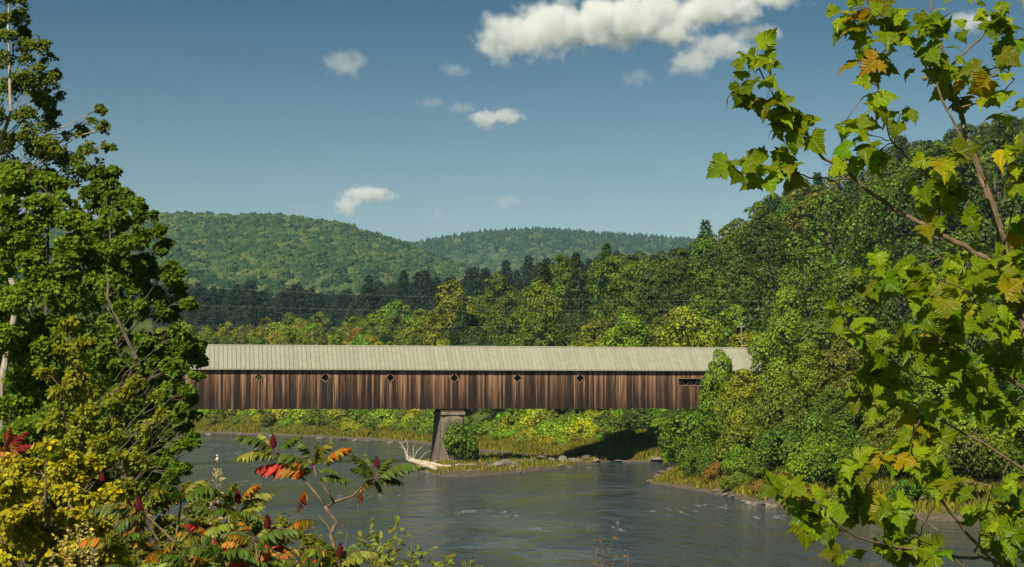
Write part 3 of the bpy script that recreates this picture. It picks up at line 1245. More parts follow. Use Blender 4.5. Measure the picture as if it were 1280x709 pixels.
hz = Horizon()
cand = []
for y in np.arange(286, 600, 8.0):
    for x in np.arange(-150, 190, 8.2):
        xx, yy = x + rng.uniform(-2.6, 2.6), y + rng.uniform(-2.6, 2.6)
        px = 640 + F * xx / yy
        if not (170 < px < 1310):
            continue
        cand.append((xx, yy, px))
cx = np.array([c[0] for c in cand])
cyy = np.array([c[1] for c in cand])
csd = poly_sd(RIVER, cx, cyy)
chh = ground_h(cx, cyy)
order = np.argsort(cyy)
n_hill = 0
for i in order:
    x, y, px = cand[i]
    if csd[i] < 16 or (px < 470 and y < 400) or (px > 560 and y > 450) or (px > 470 and y > 540):
        continue
    z = chh[i]
    r1, r2 = random.random(), random.random()
    patchy = float(vnoise(x * 0.03 + 40, y * 0.03, 3.3))
    # pines stand on the slope between the bridge middle and the dark ridge
    pine = (560 < px < 760 and y > 345 and r1 < 0.55) or (px > 900 and r1 < 0.16) or r1 < 0.04
    if pine:
        pr = random.choice(hill_p)
        sc = random.uniform(0.72, 1.0)
        colname = random.choice(['bluish green', 'bluish green', 'dark green'])
        kind, cat = 'pine_tree', 'pine'
        hw = 3.0
    else:
        pr = random.choice(hill_b)
        sc = random.uniform(0.78, 1.12)
        row0 = y < 330 or px < 560
        if row0:
            colname = random.choices(['yellow-green', 'olive', 'green', 'bright green', 'yellow', 'russet'], [5, 5, 4, 3, 0.6, 0.25])[0]
        elif patchy > 0.6:
            colname = random.choices(['olive', 'green', 'yellow-green'], [4, 4, 1])[0]
        else:
            colname = random.choices(['green', 'dark green', 'olive'], [5, 3, 1])[0]
        kind, cat = 'broadleaf_tree', 'tree'
        hw = 5.0
    top = z + pr[2] * sc * 0.97
    ytop = proj(x, y, top)[1]
    half = hw * sc * F / y
    if not hz.test(px, half, ytop, 9):
        continue
    hz.put(px, half, ytop + pr[2] * sc * 0.12 * F / y)
    row = 'just above the roof' if ytop > 385 else ('halfway up the slope' if ytop > 315 else 'on the wooded skyline')
    lab = '%s %s %s %s' % (colname, 'pine' if pine else 'broadleaf tree', row, column(px))
    place(pr, kind, x, y, z - 0.2, sc, random.random() * 6.28, jit(GREENS[colname]), lab, cat, lab + ' group' if False else 'woodland trees behind the bridge', sz=random.uniform(0.92, 1.08))
    n_hill += 1
print('hill trees', n_hill)

# the bright yellow-green tree that stands above the others
p = at(563, 352, 430)
hh = gz(p.x, 430)
place(hill_b[3], 'broadleaf_tree', p.x, 430, hh - 0.2, (p.z + 1.2 - hh) / 19.0, 1.0, (0.15, 0.17, 0.015), 'tall bright yellow-green tree rising alone above the wood behind the bridge', 'tree', 'woodland trees behind the bridge')
# the lone pine tip on the skyline
p = at(882, 272, 425)
hh = gz(p.x, 425)
place(hill_p[1], 'pine_tree', p.x, 425, hh - 0.2, (p.z - hh) / 22.0, 0.3, (0.075, 0.14, 0.04), 'pine whose pointed top breaks the skyline above the slot window', 'pine', 'woodland trees behind the bridge')

# ------------------------------------------------------------------ mid-distance ridge, tree colours darkened for cloud shadow
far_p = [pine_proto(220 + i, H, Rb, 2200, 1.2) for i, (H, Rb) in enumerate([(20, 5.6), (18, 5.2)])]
hz2 = Horizon()
nd = 0
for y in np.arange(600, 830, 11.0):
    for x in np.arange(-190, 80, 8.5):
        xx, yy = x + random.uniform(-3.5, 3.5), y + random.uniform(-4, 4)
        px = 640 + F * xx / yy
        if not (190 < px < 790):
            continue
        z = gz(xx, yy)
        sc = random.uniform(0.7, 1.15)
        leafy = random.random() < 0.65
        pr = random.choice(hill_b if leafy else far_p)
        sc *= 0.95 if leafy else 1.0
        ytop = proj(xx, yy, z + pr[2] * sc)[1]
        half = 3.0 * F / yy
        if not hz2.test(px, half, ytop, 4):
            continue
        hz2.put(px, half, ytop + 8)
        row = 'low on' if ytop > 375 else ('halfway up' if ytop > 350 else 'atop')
        place(pr, 'shadow_toned_tree' if leafy else 'conifer', xx, yy, z - 0.3, sc, random.random() * 6.28, jit((0.022, 0.044, 0.028)), 'shadow-coloured %s %s the ridge %s' % ('round tree' if leafy else 'conifer', row, column(px)), 'tree' if leafy else 'conifer', 'trees of the shadow-coloured ridge')  # cloud shadow over the ridge is put into this dark crown colour
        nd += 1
print('ridge conifers', nd)

# ------------------------------------------------------------------ far forest, one mass per hill (instanced crowns)


def forest_mat(name, stops):
    m, n, l = new_mat(name)
    oi = n.new('ShaderNodeObjectInfo')
    tc = n.new('ShaderNodeTexCoord')
    r = ramp(n, stops)
    l.new(oi.outputs['Random'], r.inputs[0])
    t = noise(n, 3.0, 4, 0.7)
    l.new(tc.outputs['Object'], t.inputs['Vector'])
    p = n.new('ShaderNodeBsdfDiffuse')
    c = mixc(n, l, 0.6, r.outputs[0], t.outputs[0], 'OVERLAY')
    l.new(c, p.inputs[0])
    o = n.new('ShaderNodeOutputMaterial')
    l.new(p.outputs[0], o.inputs[0])
    return m


def forest_group(name, mat, conifer):
    g = bpy.data.node_groups.new(name, 'GeometryNodeTree')
    g.interface.new_socket('Geometry', in_out='INPUT', socket_type='NodeSocketGeometry')
    g.interface.new_socket('Geometry', in_out='OUTPUT', socket_type='NodeSocketGeometry')
    n, l = g.nodes, g.links
    gi, go = n.new('NodeGroupInput'), n.new('NodeGroupOutput')
    if conifer:
        src = n.new('GeometryNodeMeshCone')
        src.inputs['Vertices'].default_value = 11
        src.inputs['Side Segments'].default_value = 9
        src.inputs['Radius Bottom'].default_value = 0.36
        src.inputs['Radius Top'].default_value = 0.03
        src.inputs['Depth'].default_value = 1.7
        amp = 0.55
    else:
        src = n.new('GeometryNodeMeshIcoSphere')
        src.inputs['Subdivisions'].default_value = 4
        src.inputs['Radius'].default_value = 0.62
        amp = 0.75
    nz = n.new('ShaderNodeTexNoise')
    nz.inputs['Scale'].default_value = 2.6
    nz.inputs['Detail'].default_value = 3
    nz.inputs['Roughness'].default_value = 0.7
    nor = n.new('GeometryNodeInputNormal')
    sub = n.new('ShaderNodeMath')
    sub.operation = 'SUBTRACT'
    sub.inputs[1].default_value = 0.5
    mul = n.new('ShaderNodeMath')
    mul.operation = 'MULTIPLY'
    mul.inputs[1].default_value = amp * 1.6
    sca = n.new('ShaderNodeVectorMath')
    sca.operation = 'SCALE'
    sp2 = n.new('GeometryNodeSetPosition')
    l.new(nz.outputs[0], sub.inputs[0])
    l.new(sub.outputs[0], mul.inputs[0])
    l.new(nor.outputs[0], sca.inputs[0])
    l.new(mul.outputs[0], sca.inputs['Scale'])
    l.new(src.outputs['Mesh'], sp2.inputs['Geometry'])
    l.new(sca.outputs[0], sp2.inputs['Offset'])
    sm = n.new('GeometryNodeSetMaterial')
    sm.inputs['Material'].default_value = mat
    l.new(sp2.outputs[0], sm.inputs[0])
    iop = n.new('GeometryNodeInstanceOnPoints')
    l.new(gi.outputs[0], iop.inputs['Points'])
    l.new(sm.outputs[0], iop.inputs['Instance'])
    for nm, so in (('rot', 'Rotation'), ('sc', 'Scale')):
        na_ = n.new('GeometryNodeInputNamedAttribute')
        na_.data_type = 'FLOAT_VECTOR'
        na_.inputs['Name'].default_value = nm
        l.new(na_.outputs[0], iop.inputs[so])
    l.new(iop.outputs[0], go.inputs[0])
    return g


def forest(name, P, sc, mat, conifer, label):
    me = bpy.data.meshes.new(name)
    me.vertices.add(len(P))
    me.vertices.foreach_set('co', np.asarray(P, np.float32).ravel())
    for nm, arr in (('rot', np.stack([np.zeros(len(P)), np.zeros(len(P)), rng.random(len(P)) * 6.28], 1)), ('sc', sc)):
        at_ = me.attributes.new(nm, 'FLOAT_VECTOR', 'POINT')
        at_.data.foreach_set('vector', np.asarray(arr, np.float32).ravel())
    me.materials.append(mat)
    o = link(bpy.data.objects.new(name, me))
    md = o.modifiers.new('trees', 'NODES')
    md.node_group = forest_group(name, mat, conifer)
    stuff(o, label, 'forest')
    return o


def hill_points(p0, p1, d0, d1, n, g):
    u = g.uniform(U(p0), U(p1), n)
    d = np.sqrt(g.uniform(d0 * d0, d1 * d1, n))
    x, y = u * d, d
    return x, y, ground_h(x, y)


fm_dec = forest_mat('far_broadleaf', [(0.0, (0.018, 0.044, 0.018)), (0.35, (0.032, 0.066, 0.024)), (0.7, (0.052, 0.090, 0.030)), (1.0, (0.100, 0.125, 0.040))])
fm_con = forest_mat('far_conifer', [(0.0, (0.010, 0.026, 0.014)), (1.0, (0.028, 0.050, 0.022))])
gA = np.random.default_rng(5)
x, y, z = hill_points(-60, 760, 950, 2560, 14500, gA)
con = (vnoise(x * 0.006, y * 0.006, 1.1) + 0.5 * sstep((1500 - y) / 500) + 0.25 * gA.random(len(x))) > 0.86
con |= (y > 2440) & (gA.random(len(x)) < 0.45)
for sel, cf, nm, lab in ((~con, False, 'far_hill_forest', 'broadleaf forest covering the rounded far hill on the left'), (con, True, 'far_hill_conifers', 'scattered dark conifers among the forest of the left far hill')):
    s = gA.uniform(6.0, 12.5, sel.sum())
    if cf:
        s = gA.uniform(9, 14, sel.sum())
        S3 = np.stack([s * 0.95, s * 0.95, s], 1)
        P = np.stack([x[sel], y[sel], z[sel]], 1)
    else:
        S3 = np.stack([s, s, s * gA.uniform(0.9, 1.4, len(s))], 1)
        P = np.stack([x[sel], y[sel], z[sel] + s * 0.9], 1)
    forest(nm, P, S3, fm_con if cf else fm_dec, cf, lab)
x, y, z = hill_points(430, 1010, 2700, 4080, 10500, gA)
con = (z > 0.80 * np.interp(x / y, *RID_B)) & (gA.random(len(x)) < 0.6)  # dark conifers on the crest stand in for the cloud shadow there
for sel, cf, nm, lab in ((~con, False, 'second_hill_forest', 'hazy forest on the farther hill in the centre'), (con, True, 'second_hill_shadow_conifers', 'dark conifers put on the farther hill crest for its cloud shadow')):
    s = gA.uniform(8, 14, sel.sum())
    P = np.stack([x[sel], y[sel], z[sel] + (0 if cf else 1) * s * 0.8], 1)
    S3 = np.stack([s, s, s * 1.15], 1)
    forest(nm, P, S3, fm_con if cf else fm_dec, cf, lab)

# ------------------------------------------------------------------ bank shrubs (behind and under the bridge)


def shrub_at(px, D, sc, colname, where, protos=bank_s, sz=1.0, dz=-0.15):
    x = U(px) * D
    z = gz(x, D)
    return place(random.choice(protos), 'bank_shrub', x, D, max(z, 0.05) + dz, sc, random.random() * 6.28, jit(tuple(v * 1.3 for v in GREENS[colname]), 0.2), '%s shrub %s %s' % (colname, where, column(px)), 'shrub', 'shrubs along the river banks', 'stem', sz)


def below(px):
    return column(px)


# far-left bank beyond the bridge
far_line = [(236, 540.5), (250, 540.5), (400, 546), (520, 553), (590, 562), (700, 573), (830, 578), (870, 574), (900, 570)]
fx = np.array([p[0] for p in far_line])
fd = np.array([WD(p[1]) for p in far_line])
for px in np.arange(238, 540, 9):
    D0 = np.interp(px, fx, fd)
    for k in range(2):
        D = D0 + 9 + 9 * k + random.uniform(-1, 4)
        shrub_at(px + random.uniform(-5, 5), D, random.uniform(0.7, 1.1) * (0.8 + 0.45 * k), random.choice(['bright green', 'yellow-green', 'green', 'green', 'olive']), ('low on' if k == 0 else 'higher up') + ' the far bank')
for px in np.arange(540, 905, 10):
    D0 = np.interp(px, fx, fd)
    for k in range(3):
        D = D0 + 9 + 8 * k + random.uniform(-1.5, 2.5)
        nm = random.choice(['yellow-green', 'bright green', 'olive', 'green'] if px < 760 else ['green', 'dark green', 'green', 'bright green'])
        shrub_at(px + random.uniform(-5, 5), D, random.uniform(0.75, 1.1) * (0.62 + 0.22 * k), nm, ('low on', 'midway up', 'atop')[k] + ' the bridge bank')
# the shrub climbing the pier nose, and one beside it
pb = bpt(s_of(570), -2.7, 0)
place(bank_s[1], 'bank_shrub', pb.x, pb.y, gz(pb.x, pb.y) - 0.1, 0.80, 0.4, (0.085, 0.15, 0.012), 'leafy green shrub growing against the front of the bridge pier', 'shrub', 'shrubs along the river banks', 'stem', 1.75)
pb = bpt(s_of(580), -2.3, 0)
place(bank_s[0], 'bank_shrub', pb.x, pb.y, gz(pb.x, pb.y) - 0.1, 0.55, 2.4, (0.04, 0.08, 0.012), 'small dark shrub at the right foot of the bridge pier', 'shrub', 'shrubs along the river banks', 'stem', 1.3)

# ------------------------------------------------------------------ right bank: big trees and thickets in front of the bridge end
near_b = [broadleaf_proto(400 + i, H, Rx, 15000, 0.30, nl, 0.10) for i, (H, Rx, nl) in enumerate([(18, 5.2, 32), (15, 4.6, 28), (21, 5.8, 36), (12, 4.0, 26)])]
near_s = [shrub_proto(450 + i, H, Rx, 5200, 0.22, nl) for i, (H, Rx, nl) in enumerate([(3.4, 2.6, 12), (4.4, 3.0, 14), (2.4, 2.4, 11)])]


def near_tree(px, ytop, D, colname, rz, proto, label, wide=1.0):
    x = U(px) * D
    z = gz(x, D)
    top = at(px, ytop, D).z
    s = (top - z) / near_b[proto][2]
    place(near_b[proto], 'broadleaf_tree', x, D, z - 0.2, s * wide, rz, jit(GREENS[colname], 0.08), label, 'tree', 'trees on the right bank', sz=1 / wide)


NT = [
    (899, 432, 216, 'bright green', 0.2, 3, 'slender bright green tree in front of the right end of the bridge roof', 0.62),
    (926, 457, 208, 'yellow-green', 1.2, 3, 'yellow-green tree hiding the lower right end of the bridge wall', 1.0),
    (984, 352, 232, 'bright green', 2.2, 1, 'dense green tree rising right beside the bridge roof end', 0.75),
    (1010, 300, 252, 'green', 3.2, 2, 'tall round green tree behind the right bank thicket, above the roof end', 0.95),
    (965, 265, 300, 'dark green', 0.9, 2, 'broad dark green tree on the skyline above the roof end', 1.1),
    (1040, 232, 300, 'green', 4.1, 0, 'tall green tree on the skyline left of the yellow sycamore spray', 1.0),
    (1110, 210, 290, 'green', 5.1, 2, 'tall green tree on the skyline behind the hanging sycamore twig', 1.0),
    (1180, 175, 280, 'dark green', 0.4, 0, 'dark green skyline tree behind the upright sycamore stem', 1.0),
    (1255, 150, 275, 'dark green', 1.4, 2, 'highest dark green skyline tree at the right edge', 1.0),
    (1060, 330, 225, 'green', 2.4, 1, 'mid-height green tree above the long diagonal sycamore bough', 1.05),
    (1130, 290, 220, 'dark green', 3.4, 2, 'dark rounded tree crossed by the diagonal sycamore bough', 0.95),
    (1210, 280, 215, 'green', 4.4, 0, 'green tree behind the foot of the upright sycamore stem', 1.0),
    (1290, 270, 210, 'green', 5.4, 2, 'green tree cut off by the right edge, behind sycamore leaves', 1.0),
    (1060, 405, 190, 'olive', 0.6, 3, 'olive tree with yellowing leaves behind the lowest left sycamore tip', 0.95),
    (1012, 420, 195, 'bright green', 1.6, 1, 'green tree standing over the right bank thicket', 0.9),
    (955, 486, 190, 'bright green', 2.6, 3, 'bright green young tree at the left of the right bank thicket', 0.95),
    (1120, 400, 180, 'green', 3.6, 1, 'green tree behind the middle sycamore boughs', 1.0),
    (1190, 410, 172, 'bright green', 4.6, 3, 'bright green tree low behind the middle sycamore boughs', 1.0),
    (1260, 400, 170, 'green', 5.6, 1, 'green tree low at the right edge behind sycamore leaves', 1.0),
    (1035, 480, 172, 'green', 0.8, 3, 'low spreading green tree behind the bottom left sycamore spray', 1.1),
    (1100, 490, 165, 'yellow-green', 1.8, 3, 'yellow-green low tree above the right bank waterline', 1.05),
    (1240, 500, 155, 'green', 2.8, 3, 'green low tree near the water at the right edge', 1.05),
    (1170, 505, 158, 'bright green', 3.3, 3, 'bright green low tree over the log at the right waterline', 1.05),
]
for t in NT:
    near_tree(*t)
# taller growth on the left bank, behind the near trees
for i, (px, ytop, D, cn, lab) in enumerate([(-20, 300, 70, 'green', 'green tree standing farthest left behind the bushy left tree'), (40, 330, 78, 'dark green', 'dark green tree seen through the bushy left tree'), (52, 320, 84, 'green', 'green tree seen between the two leafy left trees'),
                                            (90, 350, 90, 'dark green', 'dark green tree behind the tree that overhangs the bridge'), (40, 430, 58, 'dark green', 'low dark tree behind the young yellowing shrub'), (-20, 440, 56, 'dark green', 'low dark tree at the left edge above the red sumac'), (60, 400, 110, 'green', 'green tree on the left bank beside the bridge end')]):
    x = U(px) * D
    z = gz(x, D)
    pr = near_b[(i + 1) % 4]
    k = (at(px, ytop, D).z - z) / pr[2]
    w = 1.15
    place(pr, 'broadleaf_tree', x, D, z - 0.2, k * w, i * 1.1, jit(GREENS[cn], 0.08), lab, 'tree', 'trees on the left bank', sz=1 / w)
prom = [(858, 596), (880, 601), (905, 606), (930, 612), (955, 618), (985, 622), (1020, 628), (1060, 634), (1100, 636), (1140, 638), (1180, 640), (1220, 642), (1260, 644)]
for i, (px, py) in enumerate([(a_ - 8, b_ + 7.5) for a_, b_ in prom]):
    for k in range(3):
        D = WD(py) + 1.5 + 5.0 * k + random.uniform(-1, 1)
        q = px + 3 * k + random.uniform(-8, 8)
        x = U(q) * D
        colname = random.choice(['yellow-green', 'olive', 'bright green', 'green', 'russet'] if k == 0 else ['green', 'bright green', 'olive', 'green'])
        place(random.choice(near_s), 'bank_shrub', x, D, max(0.1, gz(x, D)) - 0.15, random.uniform(0.7, 1.1) * (0.72 + 0.36 * k), random.random() * 6.28, jit(GREENS[colname], 0.2),
              '%s shrub %s the right bank %s' % (colname, ('low on', 'midway up', 'atop')[k], column(q)), 'shrub', 'shrubs along the river banks', 'stem')
# thicket between promontory and bridge end
for px, D, s, cn in [(842, 244, 1.0, 'dark green'), (860, 238, 1.1, 'dark green'), (875, 232, 1.2, 'green'), (890, 226, 1.2, 'green'), (905, 220, 1.1, 'bright green'), (870, 214, 1.0, 'olive'), (890, 206, 1.1, 'bright green'), (915, 205, 1.3, 'bright green'), (940, 200, 1.3, 'green'), (925, 196, 1.0, 'yellow-green'), (960, 192, 1.2, 'green'), (985, 186, 1.2, 'olive')]:
    x = U(px) * D
    place(random.choice(near_s), 'bank_shrub', x, D, max(0.1, gz(x, D)) - 0.2, s, random.random() * 6.28, jit(GREENS[cn], 0.1), '%s shrub in the thicket below the bridge end, %s' % (cn, column(px)), 'shrub', 'shrubs along the river banks', 'stem', 1.25)

# ------------------------------------------------------------------ bank grass (stuff)


def grass(name, x, y, z, hgt, wid, cols, label):
    n = len(x)
    P = np.stack([x, y, z - 0.05], 1)
    a = rng.random(n) * 6.28
    lean = rng.normal(size=(n, 2)) * 0.25
    s = np.stack([np.cos(a), np.sin(a), np.zeros(n)], 1)
    h = hgt * (0.5 + rng.random(n))
    tip = P + np.stack([lean[:, 0] * h, lean[:, 1] * h, h], 1)
    mid = P + np.stack([lean[:, 0] * h * 0.25, lean[:, 1] * h * 0.25, h * 0.55], 1)
    w = (wid * (0.6 + 0.8 * rng.random(n)))[:, None]
    V = np.stack([P - s * w, P + s * w, mid + s * w * 0.8, mid - s * w * 0.8, tip], 1).reshape(-1, 3)
    b = np.arange(n)[:, None] * 5
    me = mesh_np(name, V, [b + np.array([[0, 1, 2, 3]]), b + np.array([[3, 2, 4]])], M['grass'])
    c = np.asarray(cols, float)[rng.integers(0, len(cols), n)] * (0.8 + 0.4 * rng.random((n, 1)))
    at_ = me.attributes.new('tint', 'FLOAT_COLOR', 'POINT')
    at_.data.foreach_set('color', np.repeat(np.concatenate([c, np.ones((n, 1))], 1), 5, axis=0).astype(np.float32).ravel())
    o = link(bpy.data.objects.new(name, me))
    stuff(o, label, 'grass')
    return o


GC = [(0.19, 0.22, 0.018), (0.15, 0.19, 0.016), (0.22, 0.21, 0.025), (0.12, 0.16, 0.014)]
n = 90000
px = rng.uniform(225, 900, n)
D = np.interp(px, fx, fd) + rng.uniform(0.3, 17, n) ** 1.0
x, y = U(px) * D, D
sd = poly_sd(RIVER, x, y)
k = (sd > 0.5) & (vnoise(x * 0.25, y * 0.25, 2.0) > 0.25)
grass('far_bank_grass', x[k], y[k], ground_h(x, y)[k], 1.0, 0.11, GC, 'tall yellow-green grass along the far river bank under the bridge')
n = 15000
t = rng.random(n)
px = rng.uniform(815, 1285, n)
D = np.interp(px, [812, 870, 960, 1010, 1280], [188, 173, 150, 139, 126]) + rng.uniform(0.2, 12, n)
x, y = U(px) * D, D
sd = poly_sd(RIVER, x, y)
k = (sd > 0.3) & (vnoise(x * 0.3, y * 0.3, 6.0) > 0.3)
grass('right_bank_grass', x[k], y[k], ground_h(x, y)[k], 0.45, 0.055, GC + GC + [(0.17, 0.15, 0.04)], 'yellowing grass at the water edge of the right bank promontory')
n = 16000
x = rng.uniform(-16, 18, n)
y = rng.uniform(192, 276, n)
sb = poly_sd(BAR, x, y)
k = (sb < -0.5) & (vnoise(x * 0.3 + 3, y * 0.3, 8.0) > 0.52)
grass('bar_grass', x[k], y[k], ground_h(x, y)[k], 0.5, 0.07, GC, 'patchy weeds and grass on the gravel bar below the pier')

# ------------------------------------------------------------------ rocks


def rock_mesh(seed):
    g = np.random.default_rng(seed)
    import bmesh
    bm = bmesh.new()
    bmesh.ops.create_icosphere(bm, subdivisions=2, radius=1.0)
    for v in bm.verts:
        p = np.array(v.co)
        d = 1 + 0.55 * (float(vnoise(p[0] * 1.3 + seed, p[1] * 1.3, p[2] * 1.3 + 2)) - 0.5) + 0.25 * (float(vnoise(p[0] * 3 + 7, p[1] * 3 + seed, p[2] * 3)) - 0.5)
        v.co = v.co * d
        v.co.x *= 1.25
        v.co.z *= 0.55
    # flat cleavage planes
    for q in range(3):
        nrm = Vector(g.normal(size=3)).normalized()
        for v in bm.verts:
            dd = v.co.dot(nrm) - 0.62
            if dd > 0:
                v.co -= nrm * dd * 0.85
    me = bpy.data.meshes.new('rock')
    bm.to_mesh(me)
    bm.free()
    me.materials.append(M['stone'])
    return me


rocks = [rock_mesh(s) for s in range(6)]


def rock(px, py, size, where, dz=0.0, flat=1.0):
    D = WD(py)
    x = U(px) * D
    z = max(gz(x, D), -0.15)
    o = bpy.data.objects.new('rock', random.choice(rocks))
    o.location = (x, D, z + dz + size * 0.12)
    o.rotation_euler = (random.uniform(-0.2, 0.2), random.uniform(-0.2, 0.2), random.random() * 6.28)
    size *= 0.7
    o.scale = (size * 1.15, size * random.uniform(0.7, 1.1), size * flat * random.uniform(0.7, 1.1))
    link(o)
    tag(o, where, 'rock', 'river rocks')


for px, py, s in [(598, 591, .5), (612, 588, .9), (622, 586, 1.2), (634, 585, 1.5), (640, 588, .8), (650, 582, 1.0), (648, 590, .5), (575, 588, .45), (586, 592, .4), (560, 592, .4), (545, 590, .5), (535, 591, .4), (527, 587, .5), (606, 583, .5), (590, 582, .5)]:
    rock(px, py, s, '%s grey rock on the gravel bar %s, %s' % ('large' if s > .8 else 'small', 'right of the pier' if px > 595 else 'by the pier foot', 'near water' if py > 587 else 'inland'))
for px, py, s in [(664, 580, 1.0), (676, 579, 1.5), (690, 580, 1.3), (704, 578.5, 1.4), (718, 579, 1.2), (730, 577.5, 1.6), (745, 578, .9), (684, 583, .6), (700, 584, .5), (712, 583.5, .6), (735, 584, .5), (772, 577, 1.3), (782, 578, .9), (820, 577.5, 1.6), (832, 577, 1.4), (845, 578, 1.5), (856, 580, 1.3)]:
    rock(px, py, s, 'flat dark ledge rock under the right span, %s' % column(px), 0.05, 0.7)
for px, py, s in [(822, 600, 1.5), (832, 597, 1.3), (840, 601, 1.0), (812, 602, .7)]:
    rock(px, py, s, 'pale slab of rock at the tip of the right bank promontory', 0.1, 0.8)
for px, py, s in [(895, 616, .5), (905, 619, .6), (915, 621, .45), (935, 629, .7), (945, 630, .8), (952, 627, .7), (958, 631, .6), (928, 626, .5), (965, 632, .5), (905, 629, .35), (880, 630, .4), (1020, 634, .5), (1075, 640, .5), (1150, 644, .6), (1215, 646, .6)]:
    rock(px, py, s, 'brown stone edging the right bank, %s' % column(px), 0.02)
for px, py, s in [(400, 548, 1.0), (415, 549, 1.2), (430, 550, 1.5), (445, 551, 1.2), (460, 552, 1.4), (475, 551, 1.0), (490, 553, 1.2), (505, 553.5, .9), (340, 545, 1.0), (300, 543, .8), (262, 543, 1.1)]:
    rock(px, py, s, 'low pale rock along the far left waterline, %s' % column(px), 0.12, 0.7)
rock(771, 651.5, 0.22, 'small dark stone poking out of the open river', 0.12)

# ------------------------------------------------------------------ driftwood on the bar tip


def zbar(px, py):
    D = WD(py)
    return Vector((U(px) * D, D, gz(U(px) * D, D)))


def drift(label, base, tip, r0, r1, branches=()):
    """base, tip: (px, depth, height above the ground)"""
    a, b = (Vector((U(p) * d, d, gz(U(p) * d, d) + h + r)) for (p, d, h), r in ((base, r0 * 0.7), (tip, r1 * 0.7)))
    g = np.random.default_rng(int(base[0] + tip[0]))
    o = empty('driftwood_log', (a + b) / 2)
    off = o.location
    mb = MB()
    n_ = 7
    path = [np.array(a.lerp(b, k / n_) - off) + g.normal(size=3) * 0.05 for k in range(n_ + 1)]
    mb.tube(path, np.linspace(r0, r1, n_ + 1) * (1 + 0.12 * g.normal(size=n_ + 1)), 8)
    mb.obj('trunk', M['drift'], o, True)
    for (t, dx, dz, dy, r) in branches:
        s0 = np.array(path[int(t * n_)])
        e = s0 + np.array([dx, dy, dz])
        f = MB()
        f.tube(limb_path(s0, e, g, 4), np.linspace(r, r * 0.3, 5), 5)
        f.obj('branch', M['drift'], o, True)
    tag(o, label, 'log', 'driftwood at the pier foot')
    return o


drift('bleached driftwood log with upright bare branches at the pier foot', (511, 220, 1.6), (547, 214, 0), 0.40, 0.28,
      [(0, -0.5, 0.9, 0.1, .24), (0.1, -1.2, 2.2, 0.3, .09), (0.1, -0.4, 2.6, 0, .08), (0.2, 0.3, 2.2, 0.2, .07), (0.25, 1.3, 1.9, 0.4, .07), (0.2, -1.8, 1.9, 0, .06), (0.3, 1.9, 1.5, 0, .06), (0.15, -0.9, 1.6, -.2, .05)])
drift('long bleached log lying against the foot of the pier', (517, 222, 1.4), (564, 217, 0.1), 0.36, 0.2, [(0.5, 1.4, 0.4, -0.3, .08)])
drift('short split log at the left tip of the gravel bar', (524, 220, 0.1), (541, 216, 0), 0.20, 0.15)
drift('thin bleached branch lying on the gravel bar behind the weeds', (570, 222, 0.1), (598, 224, 0.1), 0.10, 0.06)
D = WD(644)
lg = empty('driftwood_log', (U(1095) * D, D, 0.1))
f = MB()
a = np.array([U(1085) * D, D, 0.35]) - np.array(lg.location)
b = np.array([U(1148) * (D + 4), D + 4, 1.0]) - np.array(lg.location)
f.tube(limb_path(a, b, rng, 6), np.linspace(0.13, 0.07, 7), 7)
f.obj('trunk', M['drift'], lg, True)
tag(lg, 'pale fallen log leaning from the right bank over the water', 'log', None)

# ------------------------------------------------------------------ wading angler
D = 238.5
px_, py_ = 273.5, 0
X0 = U(px_) * D
person = empty('person', (X0, D, -0.40), 2.2)
tag(person, 'person in pale hat and shirt and dark waders fishing knee-deep in the river', 'person')


def skin_body(name, verts, edges, radii, mat, parent, root=0, sub=2):
    me = bpy.data.meshes.new(name)
    me.from_pydata(verts, edges, [])
    o = bpy.data.objects.new(name, me)
    link(o, parent)
    me.materials.append(mat)
    md = o.modifiers.new('skin', 'SKIN')
    if not me.skin_vertices:
        me.skin_vertices.new()
    for i, r in enumerate(radii):
        v = me.skin_vertices[0].data[i]
        v.radius = (r, r) if not isinstance(r, tuple) else r
        v.use_root = (i == root)
    s = o.modifiers.new('sub', 'SUBSURF')
    s.levels = sub
    s.render_levels = sub
    return o


bv = [(0, 0, 0.95), (0, 0.01, 1.15), (0, 0.02, 1.40), (0, 0.03, 1.50), (0, 0.05, 1.60), (0, 0.06, 1.72),
      (0.10, 0, 0.90), (0.13, 0.03, 0.50), (0.15, 0, 0.08), (0.16, 0.14, 0.03),
      (-0.10, 0, 0.90), (-0.12, -0.03, 0.50), (-0.14, -0.08, 0.08), (-0.15, 0.06, 0.03),
      (0.20, 0.01, 1.42), (0.27, 0.05, 1.15), (0.16, 0.28, 1.10), (0.13, 0.36, 1.12),
      (-0.20, 0.01, 1.42), (-0.27, 0.04, 1.16), (-0.15, 0.27, 1.12), (-0.11, 0.35, 1.14)]
be = [(0, 1), (1, 2), (2, 3), (3, 4), (4, 5), (0, 6), (6, 7), (7, 8), (8, 9), (0, 10), (10, 11), (11, 12), (12, 13), (2, 14), (14, 15), (15, 16), (16, 17), (2, 18), (18, 19), (19, 20), (20, 21)]
brd = [.15, .14, .16, .06, .09, .085, .10, .075, .05, .045, .10, .075, .05, .045, .065, .05, .04, .045, .065, .05, .04, .045]
skin_body('body', bv, be, brd, M['skin'], person)
skin_body('shirt', [bv[i] for i in (0, 1, 2)] + [(0.20, 0.01, 1.42), (0.27, 0.05, 1.15), (0.19, 0.22, 1.11), (-0.20, 0.01, 1.42), (-0.27, 0.04, 1.16), (-0.18, 0.21, 1.13)], [(0, 1), (1, 2), (2, 3), (3, 4), (4, 5), (2, 6), (6, 7), (7, 8)], [.175, .17, .19, .085, .07, .06, .085, .07, .06], M['shirt'], person)
